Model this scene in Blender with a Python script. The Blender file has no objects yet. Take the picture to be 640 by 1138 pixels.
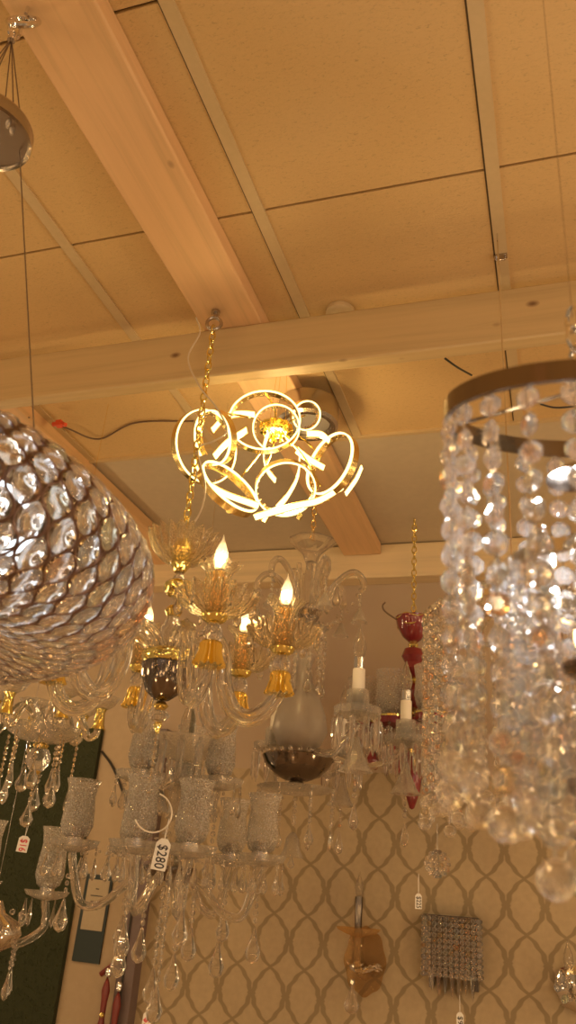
import bpy, bmesh, math, random
from mathutils import Vector, Matrix, Quaternion
random.seed(7)
PI = math.pi
sc = bpy.context.scene
COL = sc.collection
D = bpy.data

# ------------------------------------------------------------------ camera model
F = 910.0
CAM = Vector((0, 0, 1.6))
YAW, PITCH, ROLL = [math.radians(a) for a in (-19.2, 25.2, 4.7)]
def cam_axes():
    cy, sy = math.cos(YAW), math.sin(YAW); cp, sp = math.cos(PITCH), math.sin(PITCH)
    cr, sr = math.cos(ROLL), math.sin(ROLL)
    f = Vector((sy*cp, cy*cp, sp)); r0 = Vector((cy, -sy, 0)); u0 = r0.cross(f)
    return cr*r0 + sr*u0, -sr*r0 + cr*u0, f
CR, CU, CF = cam_axes()
def ray(x, y): return CF + CR*((x-320)/F) - CU*((y-569)/F)
def at_d(x, y, d): return CAM + ray(x, y)*d
def at_y(x, y, Y):
    d = ray(x, y); return CAM + d*(Y/d.y)
def at_z(x, y, zr):
    d = ray(x, y); return CAM + d*(zr/d.z)
def depth(p): return (Vector(p)-CAM).dot(CF)

cd = D.cameras.new('camera'); cam = D.objects.new('camera', cd); COL.objects.link(cam)
m = Matrix.Identity(4)
for i in range(3):
    m[i][0] = CR[i]; m[i][1] = CU[i]; m[i][2] = -CF[i]; m[i][3] = CAM[i]
cam.matrix_world = m
cd.sensor_fit = 'HORIZONTAL'; cd.sensor_width = 36.0; cd.lens = F/640*36
cd.clip_start = 0.05
cd.dof.use_dof = True; cd.dof.focus_distance = 2.4; cd.dof.aperture_fstop = 10
sc.camera = cam

# ------------------------------------------------------------------ materials
def new_mat(name):
    mt = D.materials.new(name); mt.use_nodes = True
    nt = mt.node_tree; nt.nodes.clear()
    out = nt.nodes.new('ShaderNodeOutputMaterial')
    return mt, nt, out
def N(nt, typ, **kw):
    n = nt.nodes.new(typ)
    for k, v in kw.items():
        if k in n.inputs: n.inputs[k].default_value = v
        else: setattr(n, k, v)
    return n
def L(nt, a, b): nt.links.new(a, b)
def ramp(nt, fac, stops):
    r = nt.nodes.new('ShaderNodeValToRGB')
    while len(r.color_ramp.elements) < len(stops): r.color_ramp.elements.new(0.5)
    for e, (p, c) in zip(r.color_ramp.elements, stops):
        e.position = p; e.color = (*c, 1) if len(c) == 3 else c
    if fac is not None: L(nt, fac, r.inputs['Fac'])
    return r
def mth(nt, op, a, b=None, c=None):
    n = nt.nodes.new('ShaderNodeMath'); n.operation = op
    for i, v in enumerate((a, b, c)):
        if v is None: continue
        if isinstance(v, (int, float)): n.inputs[i].default_value = v
        else: L(nt, v, n.inputs[i])
    return n.outputs[0]
def simple(name, col, rough=.5, metal=0, bump=0, scale=60, var=0.0, **kw):
    mt, nt, out = new_mat(name)
    p = N(nt, 'ShaderNodeBsdfPrincipled', Roughness=rough, Metallic=metal)
    p.inputs['Base Color'].default_value = (*col, 1)
    for k, v in kw.items(): p.inputs[k.replace('_', ' ')].default_value = v
    tc = N(nt, 'ShaderNodeTexCoord'); nz = N(nt, 'ShaderNodeTexNoise', Scale=float(scale), Detail=4.0)
    L(nt, tc.outputs['Object'], nz.inputs['Vector'])
    if var:
        r = ramp(nt, nz.outputs['Fac'], [(.3, [c*(1-var) for c in col]), (.7, [min(1, c*(1+var)) for c in col])])
        L(nt, r.outputs['Color'], p.inputs['Base Color'])
    if bump:
        b = N(nt, 'ShaderNodeBump', Strength=bump, Distance=.002)
        L(nt, nz.outputs['Fac'], b.inputs['Height']); L(nt, b.outputs['Normal'], p.inputs['Normal'])
    L(nt, p.outputs[0], out.inputs['Surface'])
    return mt
def glass(name, col=(1, 1, 1), ior=1.5, rough=0.0, bump=0, scale=80, spread=0.0, rand=False, etched=0.0, milky=0.0, thin=0.0):
    mt, nt, out = new_mat(name)
    nrm = None
    tc = N(nt, 'ShaderNodeTexCoord')
    if bump:
        nz = N(nt, 'ShaderNodeTexVoronoi', Scale=float(scale)); L(nt, tc.outputs['Object'], nz.inputs['Vector'])
        b = N(nt, 'ShaderNodeBump', Strength=bump, Distance=.004)
        L(nt, nz.outputs['Distance'], b.inputs['Height']); nrm = b.outputs['Normal']
    colout = None
    if rand:
        g = N(nt, 'ShaderNodeNewGeometry'); oi = N(nt, 'ShaderNodeObjectInfo')
        s = mth(nt, 'FRACT', mth(nt, 'ADD', g.outputs['Random Per Island'], oi.outputs['Random']))
        c = ramp(nt, s, [(0, (1, .98, .95)), (.56, (1, .97, .94)), (.63, (1, .80, .46)), (.66, (1, .98, .96)), (.76, (.99, .98, 1)), (.80, (.74, .85, 1)), (.84, (1, .97, .95)), (.91, (.90, 1, .92)), (.95, (1, .96, .94)), (.98, (1, .62, .30))])
        colout = c.outputs['Color']  # tint per bead stands in for rainbow glints of dispersed light
    def g1(c, i):
        n = N(nt, 'ShaderNodeBsdfGlass', Roughness=rough, IOR=i)
        n.inputs['Color'].default_value = (*c, 1)
        if nrm: L(nt, nrm, n.inputs['Normal'])
        return n
    if spread:
        parts = []
        for k, i in enumerate((ior-spread, ior, ior+spread)):
            c = [0, 0, 0]; c[k] = 1
            n = g1(c, i)
            if colout:
                mx = N(nt, 'ShaderNodeMix', data_type='RGBA', blend_type='MULTIPLY'); mx.inputs[0].default_value = 1
                L(nt, colout, mx.inputs[6]); mx.inputs[7].default_value = (*c, 1)
                L(nt, mx.outputs[2], n.inputs['Color'])
            parts.append(n)
        a = N(nt, 'ShaderNodeAddShader'); L(nt, parts[0].outputs[0], a.inputs[0]); L(nt, parts[1].outputs[0], a.inputs[1])
        b2 = N(nt, 'ShaderNodeAddShader'); L(nt, a.outputs[0], b2.inputs[0]); L(nt, parts[2].outputs[0], b2.inputs[1])
        last = b2
    else:
        last = g1(col, ior)
        if colout: L(nt, colout, last.inputs['Color'])
    if etched:
        df = N(nt, 'ShaderNodeBsdfPrincipled', Roughness=.5); df.inputs['Base Color'].default_value = (.97, .91, .86, 1)
        tr = N(nt, 'ShaderNodeBsdfTranslucent'); tr.inputs['Color'].default_value = (.97, .91, .86, 1)
        m0 = N(nt, 'ShaderNodeMixShader'); m0.inputs[0].default_value = .5
        L(nt, df.outputs[0], m0.inputs[1]); L(nt, tr.outputs[0], m0.inputs[2])
        vz = N(nt, 'ShaderNodeTexVoronoi', Scale=scale*1.0, feature='SMOOTH_F1'); L(nt, tc.outputs['Object'], vz.inputs['Vector'])
        rr = ramp(nt, vz.outputs['Distance'], [(.25, (etched,)*3), (.5, (etched*.35,)*3)])
        ms = N(nt, 'ShaderNodeMixShader'); L(nt, rr.outputs['Color'], ms.inputs[0])
        L(nt, last.outputs[0], ms.inputs[1]); L(nt, m0.outputs[0], ms.inputs[2]); last = ms
    if thin:
        tp = N(nt, 'ShaderNodeBsdfTransparent'); tp.inputs['Color'].default_value = (*col, 1)
        ms = N(nt, 'ShaderNodeMixShader'); ms.inputs[0].default_value = thin; L(nt, last.outputs[0], ms.inputs[1]); L(nt, tp.outputs[0], ms.inputs[2]); last = ms
    if milky:     # diffuse share lifts dark glass, standing in for fill light
        df = N(nt, 'ShaderNodeBsdfDiffuse'); df.inputs['Color'].default_value = (.98*col[0], .93*col[1], .88*col[2], 1)
        tr = N(nt, 'ShaderNodeBsdfTranslucent'); tr.inputs['Color'].default_value = (.98*col[0], .93*col[1], .88*col[2], 1)
        m0 = N(nt, 'ShaderNodeMixShader'); m0.inputs[0].default_value = .5; L(nt, df.outputs[0], m0.inputs[1]); L(nt, tr.outputs[0], m0.inputs[2])
        ms = N(nt, 'ShaderNodeMixShader'); ms.inputs[0].default_value = milky; L(nt, last.outputs[0], ms.inputs[1]); L(nt, m0.outputs[0], ms.inputs[2]); last = ms
    L(nt, last.outputs[0], out.inputs['Surface'])
    return mt
def emit(name, col, st):
    mt, nt, out = new_mat(name)
    e = N(nt, 'ShaderNodeEmission', Strength=st); e.inputs['Color'].default_value = (*col, 1)
    L(nt, e.outputs[0], out.inputs['Surface']); return mt

def wood_mat(name, axis, base, dark):
    mt, nt, out = new_mat(name)
    p = N(nt, 'ShaderNodeBsdfPrincipled', Roughness=.55)
    tc = N(nt, 'ShaderNodeTexCoord')
    mp = N(nt, 'ShaderNodeMapping'); s = [14, 14, 14]; s[axis] = .55; mp.inputs['Scale'].default_value = s
    L(nt, tc.outputs['Object'], mp.inputs['Vector'])
    nz = N(nt, 'ShaderNodeTexNoise', Scale=2.2, Detail=6.0, Roughness=.6, Distortion=.6); L(nt, mp.outputs[0], nz.inputs['Vector'])
    r = ramp(nt, nz.outputs['Fac'], [(.3, [c*.86 for c in base]), (.5, base), (.72, [min(1, c*1.07) for c in base])])
    mp2 = N(nt, 'ShaderNodeMapping'); s = [9, 9, 9]; s[axis] = 5.5; mp2.inputs['Scale'].default_value = s
    L(nt, tc.outputs['Object'], mp2.inputs['Vector'])
    vz = N(nt, 'ShaderNodeTexVoronoi', Scale=.8); L(nt, mp2.outputs[0], vz.inputs['Vector'])
    kr = ramp(nt, vz.outputs['Distance'], [(.04, (1, 1, 1)), (.10, (0, 0, 0))])
    mx = N(nt, 'ShaderNodeMix', data_type='RGBA'); L(nt, kr.outputs['Color'], mx.inputs[0])
    L(nt, r.outputs['Color'], mx.inputs[6]); mx.inputs[7].default_value = (*dark, 1)
    L(nt, mx.outputs[2], p.inputs['Base Color'])
    b = N(nt, 'ShaderNodeBump', Strength=.15, Distance=.002); L(nt, nz.outputs['Fac'], b.inputs['Height']); L(nt, b.outputs['Normal'], p.inputs['Normal'])
    L(nt, p.outputs[0], out.inputs['Surface']); return mt

def ceiling_mat():
    mt, nt, out = new_mat('mineral_fibre_tile')
    p = N(nt, 'ShaderNodeBsdfPrincipled', Roughness=.95)
    tc = N(nt, 'ShaderNodeTexCoord')
    mp = N(nt, 'ShaderNodeMapping'); mp.inputs['Scale'].default_value = (1, 2.2, 1); L(nt, tc.outputs['Object'], mp.inputs['Vector'])
    nz = N(nt, 'ShaderNodeTexNoise', Scale=85.0, Detail=3.0, Roughness=.7, Distortion=1.2); L(nt, mp.outputs[0], nz.inputs['Vector'])
    n2 = N(nt, 'ShaderNodeTexNoise', Scale=2.5, Detail=2.0); L(nt, tc.outputs['Object'], n2.inputs['Vector'])
    a = (.66, .44, .20)
    r = ramp(nt, nz.outputs['Fac'], [(.30, [c*.72 for c in a]), (.42, [c*.96 for c in a]), (.65, a)])
    L(nt, r.outputs['Color'], p.inputs['Base Color'])
    b = N(nt, 'ShaderNodeBump', Strength=.5, Distance=.003); L(nt, nz.outputs['Fac'], b.inputs['Height']); L(nt, b.outputs['Normal'], p.inputs['Normal'])
    L(nt, p.outputs[0], out.inputs['Surface']); return mt

def wallpaper_mat(ztop):
    mt, nt, out = new_mat('trellis_wallpaper')
    p = N(nt, 'ShaderNodeBsdfPrincipled', Roughness=.7)
    tc = N(nt, 'ShaderNodeTexCoord'); sp = N(nt, 'ShaderNodeSeparateXYZ'); L(nt, tc.outputs['Object'], sp.inputs[0])
    W, H = .156, .212
    o0 = at_y(340, 1048, 3.9)
    fx = mth(nt, 'DIVIDE', mth(nt, 'SUBTRACT', sp.outputs['X'], o0.x), W); fx = mth(nt, 'SUBTRACT', fx, mth(nt, 'ROUND', fx))
    v = mth(nt, 'DIVIDE', mth(nt, 'SUBTRACT', sp.outputs['Z'], o0.z), H)
    c = mth(nt, 'MULTIPLY', mth(nt, 'POWER', mth(nt, 'ABSOLUTE', mth(nt, 'COSINE', mth(nt, 'MULTIPLY', v, PI))), .85), .455)
    # notched contour like the printed ovals
    c = mth(nt, 'ADD', c, mth(nt, 'MULTIPLY', mth(nt, 'COSINE', mth(nt, 'MULTIPLY', v, PI*10)), .018))
    d = mth(nt, 'ABSOLUTE', mth(nt, 'SUBTRACT', mth(nt, 'ABSOLUTE', fx), c))
    # short bridges between neighbouring ovals
    vf = mth(nt, 'ABSOLUTE', mth(nt, 'SUBTRACT', v, mth(nt, 'ROUND', v)))
    br = mth(nt, 'ADD', mth(nt, 'MULTIPLY', vf, 1.2), mth(nt, 'MAXIMUM', mth(nt, 'SUBTRACT', .44, mth(nt, 'ABSOLUTE', fx)), 0.0))
    d = mth(nt, 'MINIMUM', d, br)
    line = ramp(nt, d, [(.058, (1, 1, 1)), (.085, (0, 0, 0))])
    below = mth(nt, 'LESS_THAN', sp.outputs['Z'], ztop)
    fac = mth(nt, 'MULTIPLY', line.outputs['Color'], below)
    nz = N(nt, 'ShaderNodeTexNoise', Scale=40.0, Detail=3.0); L(nt, tc.outputs['Object'], nz.inputs['Vector'])
    base = ramp(nt, nz.outputs['Fac'], [(.3, (.43, .325, .205)), (.7, (.48, .36, .225))])
    plain = N(nt, 'ShaderNodeMix', data_type='RGBA'); L(nt, below, plain.inputs[0])
    plain.inputs[6].default_value = (.46, .345, .25, 1); L(nt, base.outputs['Color'], plain.inputs[7])
    mx = N(nt, 'ShaderNodeMix', data_type='RGBA'); L(nt, fac, mx.inputs[0]); L(nt, plain.outputs[2], mx.inputs[6]); mx.inputs[7].default_value = (.285, .21, .12, 1)
    L(nt, mx.outputs[2], p.inputs['Base Color']); L(nt, p.outputs[0], out.inputs['Surface'])
    return mt

M = {}
M['tile'] = ceiling_mat()
M['plaster'] = simple('ceiling_plaster_paint', (.56, .455, .32), .9, bump=.15, scale=30, var=.03)
M['bar'] = simple('painted_grid_bar', (.57, .42, .23), .6, var=.03)
M['gap'] = simple('joint_and_shadow_line', (.10, .07, .04), .9)
M['woodY'] = wood_mat('pine_along_depth', 1, (.72, .45, .23), (.16, .075, .03))
M['woodX'] = wood_mat('pine_along_width', 0, (.56, .395, .195), (.18, .09, .04))
M['woodF'] = wood_mat('pale_pine', 0, (.74, .57, .35), (.40, .24, .12))
M['floor'] = simple('shop_floor_tile', (.38, .27, .17), .35, var=.1, scale=6)
M['chrome'] = simple('polished_chrome', (.78, .75, .72), .08, 1)
M['steel'] = simple('brushed_steel', (.50, .44, .38), .25, 1, bump=.05, scale=200)
M['darkmirror'] = simple('dark_mirror_metal', (.22, .18, .15), .12, 1, bump=.12, scale=90)
M['gold'] = simple('polished_gold', (.90, .74, .26), .1, 1, bump=.04, scale=60)
M['goldsoft'] = simple('satin_gold', (.95, .70, .28), .25, 1)
M['wire'] = simple('rose_gold_wire', (.17, .10, .07), .4, 1)
M['cablesteel'] = simple('suspension_wire', (.22, .16, .11), .4, .8)
M['burg'] = simple('burgundy_enamel', (.20, .018, .022), .15, 0, var=.15, scale=25, Coat_Weight=.6)
M['candle'] = simple('ivory_candle_sleeve', (.82, .74, .64), .45)
M['white'] = simple('white_card', (.88, .84, .80), .6, var=.03)
M['ink'] = simple('black_ink', (.03, .025, .025), .6)
M['redink'] = simple('red_ink', (.65, .03, .05), .6)
M['black'] = simple('black_rubber', (.03, .025, .02), .5)
M['wireshop'] = simple('old_cable', (.16, .10, .06), .6)
M['tan'] = simple('clear_sheathed_flex', (.62, .50, .34), .35)
M['redplug'] = simple('red_plastic_connector', (.75, .10, .04), .4)
M['redwood'] = simple('red_lacquer', (.20, .028, .022), .35)
M['post'] = simple('dusky_painted_post', (.17, .12, .115), .5, var=.1, scale=10)
M['beigewall'] = simple('beige_paint', (.46, .345, .23), .8, bump=.1, scale=30, var=.03)
M['board'] = simple('dark_backing', (.03, .035, .012), .9)
M['grass'] = simple('artificial_turf', (.045, .055, .014), .8, var=.4, scale=40)
M['paper'] = simple('printed_paper', (.45, .36, .25), .7, var=.03)
M['navy'] = simple('dark_green_card', (.018, .03, .03), .5)
M['blue'] = simple('blue_cloth', (.04, .04, .16), .8)
M['amber'] = glass('amber_glass', (1, .87, .64), 1.3, milky=.15, thin=.62)
M['frost'] = glass('frosted_vase_glass', (.97, .94, .9), 1.45, rough=.3, etched=.62, scale=220, thin=.3)
M['etch'] = glass('etched_hurricane_glass', (1, .99, .97), 1.45, rough=.02, bump=.25, scale=190, etched=.62, thin=.45)
M['clear'] = glass('clear_glass', (1, .99, .97), 1.47, milky=.05, thin=.25)
M['cut'] = glass('cut_glass', (1, .99, .97), 1.5, bump=.25, scale=140, milky=.15, thin=.35)
M['cutlit'] = glass('cut_glass_petals', (1, .96, .86), 1.5, bump=.3, scale=160, milky=.07, thin=.22)  # warmer copy of the cut glass, bulb glow put into its tint
M['gem'] = glass('crystal', ior=1.52, rand=True, milky=.06, thin=.2)
M['gemclear'] = glass('clear_crystal', (1, .985, .96), ior=1.52, milky=.06, thin=.2)
M['gemglint'] = glass('glint_tint_crystal', ior=1.53, rand=True, milky=.08, thin=.2)  # glints put in as bead tints
M['gemplain'] = glass('plain_crystal', (1, .99, .98), ior=1.5, milky=.08, thin=.3)
M['gemsmall'] = glass('small_crystal', ior=1.54, rand=True, milky=.09, thin=.2)
M['led'] = emit('warm_led_diffuser', (1.0, .80, .30), 3.0)
M['filament'] = emit('glowing_filament', (1.0, .66, .28), 45.0)
M['coolhighlight'] = emit('cool_highlight_glow', (.86, .95, 1.0), 3.0)  # not a lamp: glow imitates cool highlights on the chrome plate
M['coolled'] = emit('cool_led_chip', (.86, .93, 1.0), 28.0)

# ------------------------------------------------------------------ mesh builder
class MB:
    def __init__(s): s.v = []; s.f = []; s.mi = []; s.sm = []
    def add(s, vs, fs, mi=0, smooth=True):
        o = len(s.v); s.v.extend(Vector(p) for p in vs)
        for f in fs: s.f.append([o+i for i in f]); s.mi.append(mi); s.sm.append(smooth)
    def box(s, lo, hi, mi=0):
        x0, y0, z0 = lo; x1, y1, z1 = hi
        s.add([(x0,y0,z0),(x1,y0,z0),(x1,y1,z0),(x0,y1,z0),(x0,y0,z1),(x1,y0,z1),(x1,y1,z1),(x0,y1,z1)],
              [(0,3,2,1),(4,5,6,7),(0,1,5,4),(1,2,6,5),(2,3,7,6),(3,0,4,7)], mi, False)
    def tube(s, pts, r, seg=8, closed=False, mi=0, flute=0, fa=.15, twist=0.0, smooth=True, cap=True):
        pts = [Vector(p) for p in pts]; n = len(pts)
        rr = r if isinstance(r, (list, tuple)) else [r]*n
        T = []
        for i in range(n):
            a = pts[(i-1) % n] if (closed or i > 0) else pts[i]; b = pts[(i+1) % n] if (closed or i < n-1) else pts[i]
            t = b-a; T.append(t.normalized() if t.length > 1e-9 else Vector((0, 0, 1)))
        ref = Vector((0, 0, 1)) if abs(T[0].z) < .9 else Vector((1, 0, 0))
        nv = T[0].cross(ref).normalized(); vs = []
        for i in range(n):
            nv = (nv - T[i]*nv.dot(T[i])).normalized(); bv = T[i].cross(nv)
            for k in range(seg):
                a = 2*PI*k/seg + twist*i
                q = rr[i]*(1 + (fa*math.cos(flute*2*PI*k/seg) if flute else 0))
                vs.append(pts[i] + nv*math.cos(a)*q + bv*math.sin(a)*q)
        fs = []
        for i in range(n if closed else n-1):
            j = (i+1) % n
            for k in range(seg):
                l = (k+1) % seg; fs.append((i*seg+k, i*seg+l, j*seg+l, j*seg+k))
        if not closed and cap:
            fs.append(tuple(range(seg-1, -1, -1))); fs.append(tuple((n-1)*seg+k for k in range(seg)))
        s.add(vs, fs, mi, smooth)
    def lathe(s, prof, seg=24, c=(0, 0, 0), mi=0, smooth=True, flute=0, fa=0.0, flz=0.0, closed=False, ymul=1.0, fpow=None):
        """prof: (r, z) list from one end to the other; flutes modulate r (and z at large r by flz)."""
        closed = closed or isinstance(prof, Prof); c = Vector(c); vs = []; fs = []; idx = []
        rmax = max(p[0] for p in prof) or 1
        for r, z in prof:
            if r < 1e-6: idx.append([len(vs)]); vs.append(c+Vector((0, 0, z)))
            else:
                row = []
                for k in range(seg):
                    a = 2*PI*k/seg; q = math.cos(flute*a) if flute else 0
                    rr = r*(1+fa*q); row.append(len(vs)); vs.append(c+Vector((rr*math.cos(a), rr*math.sin(a)*ymul, z+flz*q*(r/rmax)**2)))
                idx.append(row)
        n = len(idx)
        for i in range(n if closed else n-1):
            A, B = idx[i], idx[(i+1) % n]
            for k in range(seg):
                l = (k+1) % seg
                if len(A) == 1 and len(B) == 1: continue
                if len(A) == 1: fs.append((A[0], B[k], B[l]))
                elif len(B) == 1: fs.append((A[k], B[0], A[l]))
                else: fs.append((A[k], B[k], B[l], A[l]))
        s.add(vs, fs, mi, smooth)
    def bead(s, c, r, flat=.5, mi=0, n=8, rot=None):
        """octagonal cut bead facing -y"""
        c = Vector(c); vs = []
        for y, q in ((-flat*r, .58), (-flat*.25*r, 1), (flat*.25*r, 1), (flat*r, .58)):
            for k in range(n):
                a = 2*PI*(k+.5)/n; p = Vector((q*r*math.cos(a), y, q*r*math.sin(a)))
                if rot: p = rot @ p
                vs.append(c+p)
        fs = [tuple(range(n)), tuple(3*n+k for k in range(n-1, -1, -1))]
        for i in range(3):
            for k in range(n): l = (k+1) % n; fs.append((i*n+l, i*n+k, (i+1)*n+k, (i+1)*n+l))
        s.add(vs, fs, mi, False)
    def ball(s, c, r, mi=0, n=8, m=5, smooth=False, flat=1.0):
        prof = [(r*math.sin(PI*i/m), -r*math.cos(PI*i/m)*flat) for i in range(m+1)]
        prof[0] = (0, -r*flat); prof[-1] = (0, r*flat)
        s.lathe(prof, n, c, mi, smooth)
    def almond(s, top, h, w, mi=0, n=6, flat=.55):
        s.lathe([(0, 0), (.10*w, -.06*h), (.26*w, -.38*h), (.5*w, -.68*h), (.36*w, -.9*h), (0, -h)], n, top, mi, False, ymul=flat)
    def prism(s, top, h, w, mi=0):
        s.lathe([(0, 0), (.35*w, -.02*h), (.5*w, -.12*h), (.38*w, -.80*h), (0, -h)], 6, top, mi, False)
    def link(s, c, L_, w, r, rot, mi=0, seg=6):
        pts = []
        for k in range(12):
            a = 2*PI*k/12; pts.append(Vector(c)+rot @ Vector((w/2*math.cos(a), 0, L_/2*math.sin(a))))
        s.tube(pts, r, seg, True, mi)
    def build(s, name, mats, parent=None, bev=0):
        me = D.meshes.new(name); me.from_pydata([tuple(p) for p in s.v], [], s.f)
        if not isinstance(mats, (list, tuple)): mats = [mats]
        for mt in mats: me.materials.append(mt)
        me.polygons.foreach_set('material_index', s.mi); me.polygons.foreach_set('use_smooth', s.sm)
        bm = bmesh.new(); bm.from_mesh(me); bmesh.ops.recalc_face_normals(bm, faces=bm.faces); bm.to_mesh(me); bm.free()
        me.set_sharp_from_angle(angle=math.radians(42))
        me.update()
        o = D.objects.new(name, me); COL.objects.link(o)
        if parent: o.parent = parent
        if bev:
            b = o.modifiers.new('edge', 'BEVEL'); b.width = bev; b.segments = 2
        return o
def dup(o, parent=None, loc=None, rotz=None, name=None):
    c = o.copy(); COL.objects.link(c)
    if name: c.name = name
    c.parent = parent
    if loc is not None: c.location = loc
    if rotz is not None: c.rotation_euler = (0, 0, rotz)
    return c
def dup_tree(o, parent=None, loc=None, rotz=None):
    c = dup(o, parent, loc, rotz)
    for ch in list(o.children): dup_tree(ch, c)
    return c
def tag(o, label=None, cat=None, group=None, kind=None):
    if label: o['label'] = label
    if cat: o['category'] = cat
    if group: o['group'] = group
    if kind: o['kind'] = kind
    return o
def struct(name, mb, mat, bev=0):
    o = mb.build(name, mat, None, bev); o['kind'] = 'structure'; return o
def spline(pts, n=8):
    P = [Vector(p) for p in pts]; out = []
    P = [2*P[0]-P[1]] + P + [2*P[-1]-P[-2]]
    for i in range(1, len(P)-2):
        for k in range(n):
            t = k/n; a, b, c, d = P[i-1], P[i], P[i+1], P[i+2]
            out.append(.5*((2*b)+(c-a)*t+(2*a-5*b+4*c-d)*t*t+(3*b-a-3*c+d)*t**3))
    out.append(P[-2]); return out
RZ = math.radians(19.2)
def hang_drops(mb, pts, name, mats, parent, base=None):
    first = None
    for p in pts:
        if first is None: first = mb.build(name, mats, parent); o = first
        else: o = dup(first, parent)
        o.location = Vector(p) + (Vector(base) if base is not None else Vector((0, 0, 0))); o.rotation_euler = (0, 0, random.uniform(0, 3))
class Hang:
    """a hanging thing whose vertical axis passes pixel (px,py) at a given depth, or through given x,y"""
    def __init__(s, name, label, cat, ref, xy=None, px=None, d=None, group=None, rotz=RZ):
        if xy is None: p = at_d(px, ref, d); xy = (p.x, p.y)
        s.x, s.y = xy; s.zref = s.zw(ref)
        s.o = D.objects.new(name, None); COL.objects.link(s.o)
        s.o.location = (s.x, s.y, s.zref); s.o.rotation_euler = (0, 0, rotz); s.rotz = rotz
        s.o.empty_display_size = .05
        tag(s.o, label, cat, group)
    def zw(s, py):
        A = Vector((s.x, s.y, 0)) - Vector((0, 0, CAM.z)); k = (569-py)/F
        return (k*A.dot(CF) - A.dot(CU)) / (CU.z - k*CF.z)
    def z(s, py): return s.zw(py)-s.zref
    def S(s, py): return depth((s.x, s.y, s.zw(py)))/F
    def top(s, zworld): return zworld - s.zref
    def P(s, prof, ref=None):
        """pixel profile (rpx, ypx) -> metres"""
        return [(r*s.S(y if ref is None else ref), s.z(y)) for r, y in prof]
    def part(s, name, mb, mat, parent=None): return mb.build(name, mat, parent or s.o)
    def local(s, w):
        v = Vector(w) - Vector((s.x, s.y, s.zref)); c, q = math.cos(-s.rotz), math.sin(-s.rotz)
        return Vector((c*v.x-q*v.y, q*v.x+c*v.y, v.z))
def pol(phi, r, z=0): a = math.radians(phi); return Vector((r*math.sin(a), -r*math.cos(a), z))
class Prof(list):
    """a ring-shaped profile: the lathe joins its last point to its first"""
def shell(prof, t):
    """outer profile (r,z) from bottom to rim -> closed thin wall profile"""
    if prof[-1][0] <= 1e-6:      # dome with a closed tip: the inner tip stays below the outer one
        inn = [(0.0, prof[-1][1]-2*t)] + [(r-t, z) for r, z in reversed(prof[:-1]) if r > 1.25*t and z < prof[-1][1]-2.2*t]
    else: inn = [(max(r-t, t*.3), z) for r, z in reversed(prof)]
    return Prof(list(prof) + inn)
def chain_mb(p0, p1, L_=.028, w=.014, r=.002):
    mb = MB(); p0 = Vector(p0); p1 = Vector(p1); dv = p1-p0; n = max(1, int(dv.length/(L_*.78))); st = dv/n
    q = Vector((0, 0, 1)).rotation_difference(dv.normalized())
    for i in range(n):
        R_ = q.to_matrix() @ Matrix.Rotation(PI/2*(i % 2)+.4, 3, 'Z'); mb.link(p0+st*(i+.5), dv.length/n*1.28, w, r, R_)
    return mb
def strand_mb(L_, r, end=None, gap=.15, pin=True, n=8, rnd=.06):
    """beads down from z=0; last item an almond or ball. mats: 0 crystal 1 pin"""
    mb = MB(); z = 0; step = 2*r*(1+gap)
    while z < L_:
        a = random.uniform(-.7, .7)
        mb.bead((0, 0, -z-r), r*random.uniform(1-rnd, 1+rnd), .5, 0, n, Matrix.Rotation(a, 3, 'Z')); z += step
    if pin: mb.tube([(0, r*.0, 0), (0, 0, -z)], r*.10, 5, mi=1)
    if end: 
        if end[0] == 'almond': mb.almond((0, 0, -z), end[1], end[2], 2)
        elif end[0] == 'ball': mb.ball((0, 0, -z-end[1]), end[1], 2, 10, 6)
        elif end[0] == 'prism': mb.prism((0, 0, -z), end[1], end[2])
    return mb

def plight(p, power, col=(1, .70, .36), r=.05):
    l = D.lights.new('point_light', 'POINT'); l.energy = power; l.color = col; l.shadow_soft_size = r
    o = D.objects.new('point_light', l); COL.objects.link(o); o.location = p; return o
# ------------------------------------------------------------------ room
ZC = 1.6+1.67
def ceiling():
    bars = [-2.47, -1.873, -1.277, -.682, -.068, .53, 1.13, 1.73]
    rows = [-2.06, -1.46, -.87, -.27, .33, .925, 1.52, 2.12, 2.72]
    mb = MB()
    mb.box((bars[0], rows[0], ZC+.012), (bars[-1], rows[-1], ZC+.05), 1)
    for i in range(len(bars)-1):
        for j in range(len(rows)-1):
            mb.box((bars[i]+.003, rows[j]+.004, ZC), (bars[i+1]-.003, rows[j+1]-.004, ZC+.02), 0)
    struct('ceiling', mb, [M['tile'], M['gap']])
    k = 1
    for x in bars[1:-1]:
        mb = MB(); mb.box((x-.0165, rows[0], ZC-.006), (x+.0165, rows[-1], ZC+.005)); mb.box((x-.021, rows[0], ZC-.0005), (x-.0165, rows[-1], ZC+.005), 1)  # dark strip beside each bar paints its shadow line
        struct('trim_%d' % k, mb, [M['bar'], M['gap']]); k += 1
    mb = MB(); mb.box((-3.4, 2.735, ZC+.006), (2.4, 4.0, ZC+.05)); struct('ceiling_plaster', mb, M['plaster'])
    mb = MB(); mb.box((-3.4, 2.712, ZC-.012), (2.4, 2.728, ZC+.01)); struct('trim_%d' % k, mb, M['bar'])
    # slim cover strips seen past the cross beam
    mb = MB(); mb.box((-3.4, -2.1, -.02), (2.4, 4.0, 0)); struct('floor', mb, M['floor'])
    mb = MB(); mb.box((-2.28, 3.9, 0), (2.4, 4.0, ZC+.006)); struct('wall_back', mb, wallpaper_mat(1.6+.56))
    mb = MB(); mb.box((-3.4, 3.9, 0), (-2.281, 4.0, ZC+.006)); struct('wall_back_turf_side', mb, M['beigewall'])
ceiling()
def beam(name, lo, hi, mat, label_k):
    mb = MB(); mb.box(lo, hi); return struct(name, mb, mat, .006)
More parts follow.
